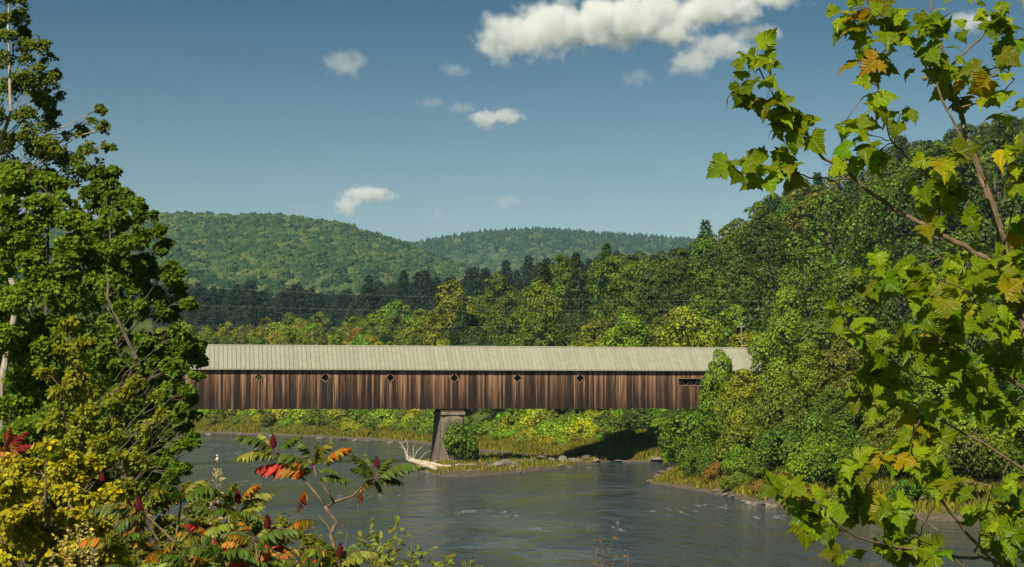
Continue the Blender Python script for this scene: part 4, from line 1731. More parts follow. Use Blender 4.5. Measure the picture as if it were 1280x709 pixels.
skin_body('waders', [(0, 0, 0.98), (0, 0, 0.88), (0.10, 0, 0.84), (0.13, 0.03, 0.50), (0.15, 0, 0.08), (0.16, 0.14, 0.04), (-0.10, 0, 0.84), (-0.12, -0.03, 0.50), (-0.14, -0.08, 0.08), (-0.15, 0.06, 0.04)], [(0, 1), (1, 2), (2, 3), (3, 4), (4, 5), (1, 6), (6, 7), (7, 8), (8, 9)], [.19, .19, .13, .10, .075, .06, .13, .10, .075, .06], M['waders'], person)
f = MB()
ring = 14
prof = [(0.20, 1.70), (0.115, 1.715), (0.115, 1.76), (0.10, 1.83), (0.05, 1.86), (0.001, 1.865)]
V = []
for (r, z) in prof:
    for k in range(ring):
        V.append((r * math.cos(k * 2 * PI / ring), 0.06 + r * math.sin(k * 2 * PI / ring), z))
Q = [(i * ring + k, i * ring + (k + 1) % ring, (i + 1) * ring + (k + 1) % ring, (i + 1) * ring + k) for i in range(len(prof) - 1) for k in range(ring)]
f.add(V, Q=Q)
f.obj('hat', M['hat'], person, True)
f = MB()
f.tube([(0, 0, 0), (0.1, 0.9, 0.55), (0.18, 1.75, 0.9)], [.014, .009, .004], 5)
rod = f.obj('fishing_rod', M['timber'])
rod.location = person.matrix_basis @ Vector((0.0, 0.33, 1.12))
rod.rotation_euler = (0, 0, 2.2)
tag(rod, 'thin fishing rod held by the wading person', 'fishing rod')

# ------------------------------------------------------------------ power line
POLES = []
for px, D, zt, where in ((927, 270, 21.5, 'behind the right end of the bridge roof'), (120, 300, 36, 'hidden behind the left-hand trees')):
    x = U(px) * D
    z = gz(x, D)
    o = empty('utility_pole', (x, D, z))
    tag(o, 'grey wooden utility pole %s' % where, 'utility pole', 'poles of the power line')
    f = MB()
    f.tube([(0, 0, -1), (0, 0, zt - z)], [0.19, 0.12], 9)
    f.obj('post', M['pole'], o)
    f = MB()
    f.box(-0.6, 0.6, -0.08, 0.08, zt - z - 0.7, zt - z - 0.5)
    f.obj('crossarm', M['pole'], o)
    POLES.append((x, D))
for i, (yl, yr_) in enumerate(((351, 376), (376, 386), (406, 398))):
    a, b = at(120, yl, 300), at(927, yr_, 262)
    c = at(1300, yr_ - 6 + 8 * i, 240)
    pts = []
    for k in range(33):
        t = k / 32
        p = a.lerp(b, t)
        p.z -= 1.0 * math.sin(PI * t)
        pts.append(p)
    for k in range(1, 17):
        t = k / 16
        p = b.lerp(c, t)
        p.z -= 0.5 * math.sin(PI * t)
        pts.append(p)
    f = MB()
    f.tube(pts, 0.007, 5)
    w = f.obj('power_cable', M['wire'])
    tag(w, '%s of the three thin power cables strung across the wood above the bridge' % ('highest', 'middle', 'lowest')[i], 'cable', 'power line cables')

print('mid done')

# ------------------------------------------------------------------ trees and shrubs on the near bank


def lobed_plant(name, label, cat, D, base_px, lobes, N, leaf, color, mat, seed, trunk_mat, tmpl=T_LF, faces=F_LF, fill=0.35, gap=0.42, depth=1.0,
                droop=0.3, trunk_r=0.09, trunk_top=None, group=None, leafname='crown', bias=(-0.12, -0.30, 0.45), twigs=3, base_D=None, cull=0.6, trunkname='trunk', limb_k=0.2):
    g = np.random.default_rng(seed)
    bD = base_D or D
    bx = U(base_px) * bD
    bz = gz(bx, bD)
    org = np.array([bx, bD, bz])
    o = empty(name, tuple(org))
    C, Rad = [], []
    for (px, py, r) in lobes:
        rr = r * D / F
        d = D + g.uniform(-1, 1) * depth
        C.append(np.array(at(px, py, d)) - org)
        Rad.append(rr)
    C, Rad = np.array(C), np.array(Rad)
    C2, R2 = [], []
    for c_, r_ in zip(C, Rad):
        for q in range(7):
            C2.append(c_ + unit(g.normal(size=3)) * r_ * g.uniform(0.45, 0.85))
            R2.append(r_ * g.uniform(0.28, 0.52))
    P, Nn = lobes_cloud(np.array(C2), np.array(R2), N, g, fill=max(fill, 0.55), squash=0.8, gap=gap, cull=min(cull, 0.35), gapscale=0.5)
    nm = Nn * 0.55 + g.normal(size=P.shape) * 0.5 + np.array(bias)
    ax = Nn * 0.8 + g.normal(size=P.shape) * 0.5 + np.array([0, 0, -droop])
    V, Fc = leaves(P, leaf * (0.6 + 0.75 * g.random(len(P))), nm, ax, tmpl, faces, g)
    c = link(bpy.data.objects.new(leafname, mesh_np(leafname, V, Fc, mat)), o)
    c.color = tuple(color) + (1,)
    t = MB()
    if trunk_top is None:
        k = np.argmax(C[:, 2])
        top = C[k]
    else:
        top = np.array(at(trunk_top[0], trunk_top[1], D)) - org
    tp = [np.array([0, 0, -0.4])] + [top * f_ + np.array([g.normal() * 0.04, g.normal() * 0.04, 0]) * top[2] * 0.5 * math.sin(PI * f_) for f_ in (0.15, 0.3, 0.45, 0.6, 0.75, 0.9, 1.0)]
    t.tube(tp, trunk_r * np.array([1.25, 1.0, 0.85, 0.7, 0.55, 0.4, 0.25, 0.12]), 8)
    for k in range(len(C)):
        zz = max(0.05, min(0.92, (C[k][2] - np.linalg.norm(C[k][:2] - top[:2] * 0.5) * 0.8) / max(top[2], 0.1)))
        s = top * zz
        pth = limb_path(s, C[k], g, 4)
        t.tube(pth, np.linspace(trunk_r * limb_k * (1.1 - 0.7 * zz), trunk_r * 0.08 + 0.003, 5), 5)
        for q in range(twigs):
            e = C[k] + unit(g.normal(size=3) + np.array([0, 0, 0.5])) * Rad[k] * 0.95
            t.tube([pth[3], (np.array(pth[3]) + e) / 2 + g.normal(size=3) * 0.03, e], [trunk_r * 0.09 + 0.003, trunk_r * 0.06 + 0.002, 0.002], 4)
    t.obj(trunkname, trunk_mat, o)
    tag(o, label, cat, group)
    return o


LT = 'trees and shrubs on the near left bank'
lobed_plant('poplar_tree', 'tall thin open-crowned tree with pale trunk at the left edge', 'tree', 48, 4,
            [(a_, b_, r_ * 1.22) for a_, b_, r_ in [(8, -20, 20), (24, 8, 14), (30, 34, 17), (46, 58, 14), (18, 62, 20), (60, 72, 9), (40, 95, 20), (60, 106, 13), (70, 94, 7), (18, 112, 22), (50, 136, 20), (66, 150, 12), (75, 122, 7), (30, 160, 22), (66, 185, 16),
             (8, 182, 22), (44, 200, 22), (84, 172, 7), (82, 196, 14), (101, 164, 9), (116, 150, 8), (128, 134, 9), (131, 160, 9), (136, 184, 7), (106, 190, 13), (118, 206, 11), (92, 214, 18), (66, 226, 22), (-12, 80, 18), (-15, 140, 22), (-10, 220, 25), (20, 228, 25), (0, 30, 14)]],
            22000, 0.088, (0.105, 0.155, 0.012), M['leaf_near'], 11, M['pale_bark'], fill=0.7, gap=0.55, depth=1.4, trunk_r=0.13, trunk_top=(12, -40), group=LT, twigs=3, cull=0.3, limb_k=0.2)
lobed_plant('maple_tree', 'bushy green tree filling the left edge below the tall thin tree', 'tree', 36, 30,
            [(20, 228, 26), (60, 240, 28), (-10, 262, 36), (35, 275, 34), (80, 262, 24), (100, 290, 26), (20, 320, 38), (65, 320, 36), (105, 330, 28), (-15, 350, 40), (40, 370, 40), (85, 375, 34), (0, 420, 40), (50, 430, 40), (92, 430, 32), (15, 480, 40), (60, 490, 38), (100, 480, 28), (0, 540, 40), (50, 545, 40), (100, 540, 34)],
            44000, 0.088, (0.112, 0.195, 0.008), M['leaf_near'], 12, M['bark'], depth=1.3, trunk_r=0.10, trunk_top=(60, 250), group=LT)
lobed_plant('maple_tree', 'leafy tree with dark right side overhanging the left end of the bridge', 'tree', 33, 150,
            [(130, 224, 20), (146, 244, 24), (120, 255, 24), (160, 268, 20), (176, 256, 8), (190, 272, 8), (135, 290, 28), (170, 300, 22), (200, 290, 11), (206, 312, 13), (150, 330, 28), (185, 335, 22), (216, 342, 15), (226, 366, 15), (130, 360, 28), (175, 375, 26), (210, 390, 20), (238, 380, 10), (150, 410, 28), (195, 420, 22), (225, 420, 14), (240, 440, 12), (252, 450, 8), (130, 450, 28), (180, 460, 26), (214, 470, 18), (236, 490, 10), (150, 500, 28), (195, 510, 22), (224, 512, 14), (238, 556, 9), (160, 550, 28), (205, 555, 20), (228, 550, 12), (244, 546, 6), (212, 588, 16), (180, 590, 25), (234, 588, 8), (246, 470, 7), (250, 432, 7), (222, 440, 20), (238, 452, 14), (205, 440, 22), (248, 440, 9), (215, 462, 20), (200, 452, 22), (232, 432, 14), (228, 484, 16), (212, 498, 18), (240, 500, 8), (244, 520, 7), (232, 535, 10)],
            46000, 0.080, (0.085, 0.160, 0.008), M['leaf_near'], 13, M['bark'], depth=1.1, trunk_r=0.075, trunk_top=(140, 250), group=LT)
lobed_plant('box_elder', 'young yellowing shrub with orange leaves in front of the left trees', 'shrub', 24, 110,
            [(86, 410, 16), (106, 430, 14), (76, 440, 16), (60, 468, 14), (100, 460, 20), (80, 490, 20), (122, 488, 20), (150, 500, 18), (110, 520, 22), (170, 478, 12), (190, 494, 12), (202, 520, 10), (145, 535, 20), (180, 540, 16), (100, 550, 22), (70, 530, 18), (130, 565, 24), (165, 575, 20)],
            4300, 0.070, (0.165, 0.200, 0.010), M['leaf_near'], 14, M['twig'], tmpl=T_OV * np.array([1.3, 1, 1]), faces=F_OV, fill=0.6, gap=0.5, depth=0.6, trunk_r=0.05, group=LT, droop=0.7, trunkname='stem')
lobed_plant('yellow_bush', 'dense yellow-green leafy bush filling the bottom left corner', 'bush', 15, 50,
            [(10, 588, 22), (45, 580, 24), (80, 590, 25), (20, 625, 30), (60, 625, 30), (100, 620, 26), (0, 665, 32), (45, 665, 32), (90, 665, 32), (132, 650, 22), (20, 705, 34), (70, 705, 34), (120, 700, 30), (150, 690, 24), (-15, 620, 30), (-20, 690, 34), (140, 620, 16), (60, 560, 12), (110, 585, 16)],
            19000, 0.050, (0.29, 0.295, 0.008), M['leaf_near'], 15, M['twig'], tmpl=T_OV * np.array([1.4, 1, 1]), faces=F_OV, fill=0.5, gap=0.55, depth=0.7, trunk_r=0.03, group=LT, droop=0.6, trunkname='stem', twigs=2)
lobed_plant('undergrowth_bush', 'low mixed green bush behind the sumac fronds at the bottom left', 'bush', 17, 260,
            [(200, 662, 26), (245, 645, 22), (296, 655, 25), (345, 690, 22), (395, 696, 20), (230, 700, 30), (290, 705, 30), (165, 640, 20), (425, 706, 16), (320, 690, 20), (180, 700, 26), (200, 610, 14), (165, 605, 14), (230, 612, 10), (355, 655, 10), (372, 670, 12), (390, 680, 14), (330, 660, 14), (270, 670, 22), (410, 700, 16)],
            10500, 0.052, (0.135, 0.165, 0.014), M['leaf_near'], 16, M['twig'], tmpl=T_OV, faces=F_OV, fill=0.6, gap=0.5, depth=0.6, trunk_r=0.025, group=LT, trunkname='stem', twigs=2)
# lower slope scrub that closes the bank under the trees
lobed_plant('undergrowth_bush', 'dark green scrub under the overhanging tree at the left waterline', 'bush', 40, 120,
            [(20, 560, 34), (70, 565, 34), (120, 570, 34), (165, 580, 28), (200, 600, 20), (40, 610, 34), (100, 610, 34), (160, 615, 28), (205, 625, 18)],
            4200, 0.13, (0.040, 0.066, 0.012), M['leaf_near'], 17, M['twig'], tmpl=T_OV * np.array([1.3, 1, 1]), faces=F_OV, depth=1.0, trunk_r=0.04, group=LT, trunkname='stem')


def sprig_plant(name, label, cat, D, base_px, tips, leaf, color, seed, mat, nleaf=36, tmpl=T_OV, faces=F_OV, stem_r=0.006, base_py=735, spread=0.03, start=0.25):
    g = np.random.default_rng(seed)
    b = np.array(at(base_px, base_py, D))
    gzv = gz(b[0], D)
    org = np.array([b[0], D, gzv])
    o = empty(name, tuple(org))
    P, Nn, Ax = [], [], []
    t = MB()
    for (px, py) in tips:
        e = np.array(at(px, py, D + g.uniform(-0.25, 0.25))) - org
        s = np.array([g.normal() * 0.05, g.normal() * 0.05, -0.05])
        pth = np.array(limb_path(s, e, g, 7))
        t.tube(pth, np.linspace(stem_r, 0.0015, len(pth)), 4)
        tt = np.linspace(start, 1.0, nleaf)
        for q in tt:
            f_ = q * (len(pth) - 1)
            i = min(int(f_), len(pth) - 2)
            p = pth[i] + (pth[i + 1] - pth[i]) * (f_ - i)
            d = unit(g.normal(size=3) * np.array([1, 1, 0.4]) + np.array([0, 0, 0.35]))
            P.append(p + d * spread * g.random())
            Ax.append(d)
            Nn.append(g.normal(size=3) * 0.5 + np.array([-0.2, -0.5, 0.6]))
    V, Fc = leaves(np.array(P), leaf * (0.6 + 0.7 * g.random(len(P))), np.array(Nn), np.array(Ax), tmpl, faces, g)
    c = link(bpy.data.objects.new('foliage', mesh_np('foliage', V, Fc, mat)), o)
    c.color = tuple(color) + (1,)
    t.obj('stem', M['twig'], o)
    tag(o, label, cat, LT)
    return o


sprig_plant('willow_shrub', 'pale green willow sprigs rising from the bottom edge over the water', 'shrub', 14, 500,
            [(462, 652), (470, 664), (452, 672), (498, 652), (506, 668), (488, 676), (520, 690), (538, 686), (560, 694), (588, 702), (470, 690), (440, 690), (512, 700), (545, 704), (480, 700), (530, 704), (600, 708)], 0.060, (0.17, 0.21, 0.03), 31, M['leaf_near'], 70, start=0.1)
sprig_plant('willow_shrub', 'sparse small-leaved twigs behind the tall sumac stem', 'shrub', 15, 370,
            [(352, 642), (366, 640), (380, 660), (395, 655), (405, 668), (360, 668), (385, 690), (430, 655), (345, 660)], 0.045, (0.10, 0.12, 0.025), 32, M['leaf_near'], 30, start=0.2)
sprig_plant('dry_weed', 'dry brown weed stalks at the bottom edge in the middle of the river', 'weed', 13, 756,
            [(750, 668), (766, 670), (744, 688), (775, 684), (785, 690), (797, 702), (737, 694), (757, 676), (770, 696)], 0.035, (0.14, 0.075, 0.045), 33, M['leaf_near'], 9, start=0.55, stem_r=0.005, base_py=760, spread=0.02)
sprig_plant('flower_spike', 'pale creamy flower spike below the wading person', 'flower', 16, 272, [(273, 585), (270, 590), (277, 594)], 0.030, (0.42, 0.38, 0.20), 34, M['leaf_near'], 60, start=0.55, base_py=660)
sprig_plant('goldenrod', 'pale yellow flower sprays over the yellow bush at the bottom left', 'flower', 14, 100, [(108, 648), (98, 655), (88, 664), (70, 672), (112, 660), (84, 676), (66, 684)], 0.035, (0.42, 0.38, 0.12), 35, M['leaf_near'], 60, start=0.55, base_py=740)

# ------------------------------------------------------------------ sumacs
T_LL = np.array([(0, 0, 0), (0.085, 0.18, 0.015), (0.105, 0.42, 0.0), (0.06, 0.75, -0.06), (0, 1.0, -0.16), (-0.06, 0.75, -0.06), (-0.105, 0.42, 0.0), (-0.085, 0.18, 0.015), (0, 0.2, -0.02), (0, 0.45, -0.03), (0, 0.75, -0.09)])
F_LL = np.array([(0, 1, 8), (1, 2, 9), (1, 9, 8), (2, 3, 10), (2, 10, 9), (3, 4, 10), (0, 8, 7), (7, 8, 9), (7, 9, 6), (6, 9, 10), (6, 10, 5), (5, 10, 4)])
TINTS = {
    'green': lambda t, g: (0.065 + 0.04 * g.random(), 0.125 + 0.04 * g.random(), 0.016),
    'pale': lambda t, g: (0.17 + 0.07 * g.random(), 0.23 + 0.04 * g.random(), 0.03),
    'gold': lambda t, g: ((0.10, 0.13, 0.02) if t < 0.3 else ((0.32, 0.24, 0.02) if g.random() < 0.7 else (0.42, 0.14, 0.02))),
    'red': lambda t, g: ((0.42, 0.045, 0.03) if t > 0.5 else ((0.50, 0.12, 0.02) if g.random() < 0.6 else (0.45, 0.26, 0.03))),
    'mixed': lambda t, g: ((0.055, 0.10, 0.018) if g.random() < 0.65 else ((0.34, 0.20, 0.02) if g.random() < 0.6 else (0.40, 0.06, 0.02)))}


def frond_mesh(seed, tint, pairs=11):
    """unit-length compound leaf: rachis along +Y that arches, hanging leaflets"""
    g = np.random.default_rng(seed)
    L, col = [], []
    mb = MB()
    def rach(t):
        return np.array([0.03 * math.sin(3 * t + seed), t, 0.16 * math.sin(PI * t * 0.75) - 0.20 * t * t])
    ts = np.linspace(0, 1, 9)
    mb.tube([rach(t) for t in ts], np.linspace(0.010, 0.004, 9), 5)
    nv0 = mb.n
    col += [(0.20, 0.10, 0.05)] * nv0
    P, Nn, Ax, S = [], [], [], []
    for i in range(pairs):
        t = 0.16 + 0.82 * i / (pairs - 1)
        p = rach(t)
        ln = 0.36 * (math.sin(PI * (0.18 + 0.74 * (i + 0.5) / pairs)) ** 0.7) * g.uniform(0.85, 1.1)
        for s in (-1, 1):
            ax = np.array([s * 0.62, 0.36, -0.80 + g.normal() * 0.2]) + g.normal(size=3) * 0.10
            n_ = np.array([s * 0.8, 0.05, 0.62]) + g.normal(size=3) * 0.15
            P.append(p)
            Ax.append(ax)
            Nn.append(n_)
            S.append(ln)
            col += [TINTS[tint](t, g)] * len(T_LL)
    P.append(rach(1.0)); Ax.append(np.array([0, 1, -0.5])); Nn.append(np.array([0, 0.3, 1])); S.append(0.2)
    col += [TINTS[tint](1.0, g)] * len(T_LL)
    V, Fc = leaves(np.array(P), np.array(S), np.array(Nn), np.array(Ax), T_LL * np.array([1.75, 1, 1]), F_LL, g)
    mb.add(V, T=Fc)
    me = mb.mesh('frond', M['leaf_attr'])
    at_ = me.attributes.new('tint', 'FLOAT_COLOR', 'POINT')
    # tube quads come after triangles in the face list; vertex order is unchanged
    at_.data.foreach_set('color', np.concatenate([np.array(col), np.ones((len(col), 1))], 1).astype(np.float32).ravel())
    return me


FRONDS = {k: [frond_mesh(40 + 7 * i + j, k, 10 + (i + j) % 4) for i in range(3)] for j, k in enumerate(TINTS)}


def cone_mesh():
    mb = MB()
    g = np.random.default_rng(3)
    prof = [(0.001, 0), (0.30, 0.10), (0.36, 0.3), (0.30, 0.55), (0.18, 0.8), (0.001, 1.0)]
    pts = []
    for k in range(150):
        t = g.random()
        r = np.interp(t, [p[1] for p in prof], [p[0] for p in prof])
        a = g.random() * 6.28
        pts.append((r * 0.95 * math.cos(a), r * 0.95 * math.sin(a), t))
    n = 9
    V = [(r * math.cos(k * 2 * PI / n), r * math.sin(k * 2 * PI / n), z) for (r, z) in prof for k in range(n)]
    Q = [(i * n + k, i * n + (k + 1) % n, (i + 1) * n + (k + 1) % n, (i + 1) * n + k) for i in range(len(prof) - 1) for k in range(n)]
    mb.add(V, Q=Q)
    P = np.array(pts)
    nn = P * np.array([1, 1, 0]) + np.array([0, 0, 0.25])
    V, Fc = leaves(P, 0.17, g.normal(size=P.shape) * 0.5 + np.cross(nn, [0, 0, 1]), nn, T_ND * np.array([1.8, 1, 1]), F_RH, g)
    mb.add(V, T=Fc)
    return mb.mesh('seed_cone', M['cone'], True)


CONE = cone_mesh()


def put_frond(parent, org, base, tip, tint, lift=0.10):
    d = tip - base
    L = d.length
    y = (d + Vector((0, 0, L * lift))).normalized()
    z = Vector((0, 0, 1)) - y * y.z
    if z.length < 0.2:
        z = Vector((0, -1, 0.3)) - y * y.dot(Vector((0, -1, 0.3)))
    z.normalize()
    x = y.cross(z)
    m = Matrix((x, y, z)).transposed().to_4x4()
    o = bpy.data.objects.new('frond', random.choice(FRONDS[tint]))
    o.matrix_basis = Matrix.Translation(base - org) @ m @ Matrix.Diagonal((L, L, L, 1))
    o.color = (1, 1, 1, 1)
    return link(o, parent)


def sumac(label, D, base_px, stems, fronds, cones, radial, seed, base_py=740, dim=1.0):
    """stems: pixel polylines; fronds: (bx,by,tx,ty,tint); radial: (px,py,reach_px,count,tints)"""
    g = np.random.default_rng(seed)
    random.seed(seed)
    b = at(base_px, base_py, D)
    org = Vector((b.x, D, gz(b.x, D)))
    o = empty('sumac', org)
    tag(o, label, 'sumac', 'sumacs on the near left bank')
    for (pts, dz0, dz1, r0, r1) in stems:
        n_ = len(pts)
        P = [at(px, py, D + dz0 + (dz1 - dz0) * i / max(1, n_ - 1)) - org for i, (px, py) in enumerate(pts)]
        f = MB()
        f.tube(P, np.linspace(r0, r1, n_), 7)
        f.obj('stem', M['twig'], o, True)
    for (bx, by, tx, ty, tint) in fronds:
        B = at(bx, by, D + g.normal() * 0.03)
        Tt = at(tx, ty, D + g.uniform(-0.15, 0.15))
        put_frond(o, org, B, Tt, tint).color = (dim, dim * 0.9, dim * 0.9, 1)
    for (px, py, reach, cnt, tints) in radial:
        B = at(px, py, D)
        rr = reach * D / F
        a0 = g.random() * 6.28
        for k in range(cnt):
            a = a0 + k * 2 * PI / cnt + g.normal() * 0.15
            e = g.uniform(-0.35, 0.45)
            L = rr * g.uniform(0.8, 1.15)
            Tt = B + Vector((math.cos(a) * L, math.sin(a) * L, e * L))
            put_frond(o, org, B + Vector((0, 0, -0.03 * g.random())), Tt, random.choice(tints))
    for (px, py, hpx) in cones:
        c = bpy.data.objects.new('seed_cone', CONE)
        h = hpx * D / F
        c.location = at(px, py + hpx / 2, D - 0.02) - org
        c.rotation_euler = (g.normal() * 0.12, g.normal() * 0.12, g.random() * 6)
        c.scale = (h * 0.62, h * 0.62, h)
        link(c, o)
    return o


sumac('tall forked sumac with red and green fronds standing out against the river', 12.0, 424,
      [([(428, 745), (420, 705), (416, 676), (413.5, 667), (421, 652), (413, 642), (406, 633)], 0, 0, 0.020, 0.013),
       ([(406, 633), (396, 618), (382, 602), (362, 580), (346, 566)], 0, 0.05, 0.012, 0.006),
       ([(408, 635), (417, 628), (408, 612), (395, 594), (392, 582)], 0, -0.05, 0.012, 0.006),
       ([(410, 634), (417, 628), (441, 620), (452, 609), (467, 599)], 0, 0.1, 0.010, 0.006),
       ([(415, 668), (408, 655), (398, 645)], 0, 0.1, 0.006, 0.003), ([(430, 700), (432, 680), (434, 665)], 0, 0.1, 0.005, 0.003)],
      [(345, 567, 299, 545, 'green'), (345, 568, 298, 572, 'pale'), (347, 564, 374, 545, 'green'), (344, 563, 326, 543, 'pale'), (392, 584, 343, 570, 'green'), (392, 584, 375, 549, 'green'), (392, 586, 368, 596, 'pale'),
       (392, 584, 411, 552, 'pale'), (400, 583, 436, 560, 'gold'), (390, 594, 322, 586, 'red'), (396, 598, 436, 601, 'green'), (392, 584, 398, 556, 'pale'), (394, 588, 420, 590, 'green'), (388, 588, 360, 580, 'mixed'),
       (467, 599, 443, 569, 'green'), (467, 599, 521, 581, 'green'), (467, 600, 503, 604, 'mixed'), (467, 599, 441, 586, 'green'), (467, 599, 487, 573, 'green'), (466, 600, 452, 612, 'mixed'), (467, 599, 460, 568, 'green'), (467, 600, 478, 616, 'mixed'),
       (382, 612, 372, 636, 'red'), (395, 652, 362, 660, 'gold'), (452, 612, 448, 630, 'mixed')],
      [(342, 552, 17), (392, 583, 9), (472, 578, 14)], [], 51)
sumac('spreading sumac with drooping green and gold fronds at the bottom left', 12.6, 235,
      [([(234, 750), (229, 707), (219, 678), (205, 665), (186, 647), (177, 634)], 0, 0, 0.016, 0.006), ([(219, 678), (222, 659), (228, 617)], 0, 0.1, 0.010, 0.006), ([(250, 750), (258, 704), (277, 664), (297, 630)], 0, 0.2, 0.013, 0.006)],
      [(178, 640, 116, 637, 'green'), (180, 642, 140, 664, 'green'), (186, 648, 152, 672, 'gold'), (178, 638, 205, 612, 'pale'), (228, 618, 205, 625, 'green'), (228, 618, 254, 600, 'pale'), (228, 620, 268, 612, 'green'), (228, 618, 196, 606, 'green'),
       (276, 645, 232, 636, 'green'), (277, 640, 290, 604, 'pale'), (277, 664, 240, 658, 'mixed'), (297, 632, 340, 618, 'pale'), (297, 632, 322, 606, 'gold'), (297, 634, 270, 616, 'green'), (262, 668, 232, 656, 'red'), (297, 640, 330, 655, 'green')],
      [(174, 630, 19), (298, 621, 18), (128, 596, 13), (163, 630, 7)], [(228, 622, 44, 7, ['green', 'green', 'pale', 'mixed']), (180, 642, 44, 5, ['green', 'mixed']), (205, 690, 44, 7, ['green', 'gold', 'green', 'mixed']), (150, 676, 42, 7, ['green', 'pale', 'green', 'gold']), (250, 668, 40, 8, ['green', 'pale', 'green', 'mixed']), (170, 712, 44, 7, ['green', 'pale']), (298, 640, 38, 7, ['green', 'pale', 'pale', 'mixed'])], 52)
sumac('low sumac clump with orange and red fronds along the bottom edge', 11.6, 330,
      [([(330, 760), (322, 700), (318, 672)], 0, 0, 0.012, 0.006), ([(352, 760), (366, 715), (372, 700)], 0, 0, 0.010, 0.006), ([(300, 760), (282, 712), (276, 690)], 0, 0, 0.010, 0.006), ([(424, 760), (424, 715), (424, 700)], 0, 0, 0.010, 0.006)],
      [(345, 690, 290, 704, 'red'), (370, 692, 336, 686, 'red'), (318, 674, 280, 668, 'green'), (318, 674, 298, 650, 'mixed'), (318, 674, 350, 655, 'pale'), (424, 700, 402, 675, 'green'), (424, 700, 470, 692, 'pale'), (424, 702, 396, 700, 'green'), (424, 700, 448, 678, 'green'), (424, 702, 452, 712, 'green'), (372, 700, 408, 690, 'mixed'), (345, 700, 380, 686, 'mixed')],
      [(335, 653, 19), (424, 688, 17), (250, 690, 10)], [(276, 690, 50, 7, ['green', 'green', 'pale', 'pale', 'gold', 'red']), (318, 676, 46, 6, ['green', 'mixed', 'gold']), (372, 704, 40, 7, ['green', 'pale', 'mixed']), (240, 708, 46, 8, ['green', 'pale', 'green', 'gold']), (335, 712, 42, 7, ['green', 'green', 'pale']), (424, 704, 40, 6, ['green', 'pale'])], 53)
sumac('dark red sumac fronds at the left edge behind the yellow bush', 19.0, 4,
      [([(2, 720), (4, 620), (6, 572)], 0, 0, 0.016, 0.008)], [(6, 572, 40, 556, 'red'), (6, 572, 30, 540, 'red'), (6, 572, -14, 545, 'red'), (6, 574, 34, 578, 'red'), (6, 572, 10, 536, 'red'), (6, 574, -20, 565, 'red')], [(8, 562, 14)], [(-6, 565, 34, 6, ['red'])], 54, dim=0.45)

# ------------------------------------------------------------------ sycamore at the right


def syc_leaf(seed):
    g = np.random.default_rng(seed)
    half = [(0.06, -0.02), (0.22, -0.13), (0.45, -0.16), (0.40, -0.03), (0.56, 0.02), (0.52, 0.14), (0.70, 0.30), (0.54, 0.31), (0.50, 0.42), (0.37, 0.40), (0.40, 0.58), (0.29, 0.62), (0.22, 0.78), (0.12, 0.80), (0.0, 1.04)]
    def z(x, y):
        return -0.10 * (x * x + (y - 0.3) ** 2) * (2.2 + seed % 3) + fold * abs(x) + 0.035 * math.sin(9 * x + seed) * math.cos(7 * y + seed) - droop * max(0, y - 0.4) ** 2
    fold = g.uniform(0.02, 0.50)
    droop = g.uniform(0.0, 0.95)
    right = [(x * g.uniform(0.92, 1.06), y + g.normal() * 0.012) for x, y in half[:-1]]
    left = [(-x * g.uniform(0.92, 1.06), y + g.normal() * 0.012) for x, y in half[:-1]]
    rib = [(0, 0.0), (0, 0.18), (0, 0.40), (0, 0.65)]
    tip = half[-1]
    V2 = rib + [tip] + right + left
    V = [(x, y, z(x, y)) for x, y in V2]
    nr_ = len(right)
    T = []
    for off, sgn in ((5, 1), (5 + nr_, -1)):
        ribof = [0, 0, 0, 1, 1, 1, 1, 2, 2, 2, 3, 3, 3, 4]
        for i in range(nr_ - 1):
            a, b = off + i, off + i + 1
            ra, rb = ribof[min(i, len(ribof) - 1)], ribof[min(i + 1, len(ribof) - 1)]
            t1 = (ra, a, b)
            T.append(t1 if sgn > 0 else t1[::-1])
            if ra != rb:
                t2 = (ra, b, rb)
                T.append(t2 if sgn > 0 else t2[::-1])
    mb = MB()
    # petiole
    mb.tube([(0, -0.42, 0.10), (0, -0.2, 0.03), (0, 0, 0)], [0.012, 0.011, 0.010], 4, False)
    mb.add(V, T=T)
    return mb


SYL = [syc_leaf(60 + i) for i in range(12)]
SYM = [s.mesh('leaf', M['leaf_syc'], True) for s in SYL]


def set_luv(me, co):
    a_ = me.attributes.new('luv', 'FLOAT_VECTOR', 'POINT')
    a_.data.foreach_set('vector', np.asarray(co, np.float32).ravel())


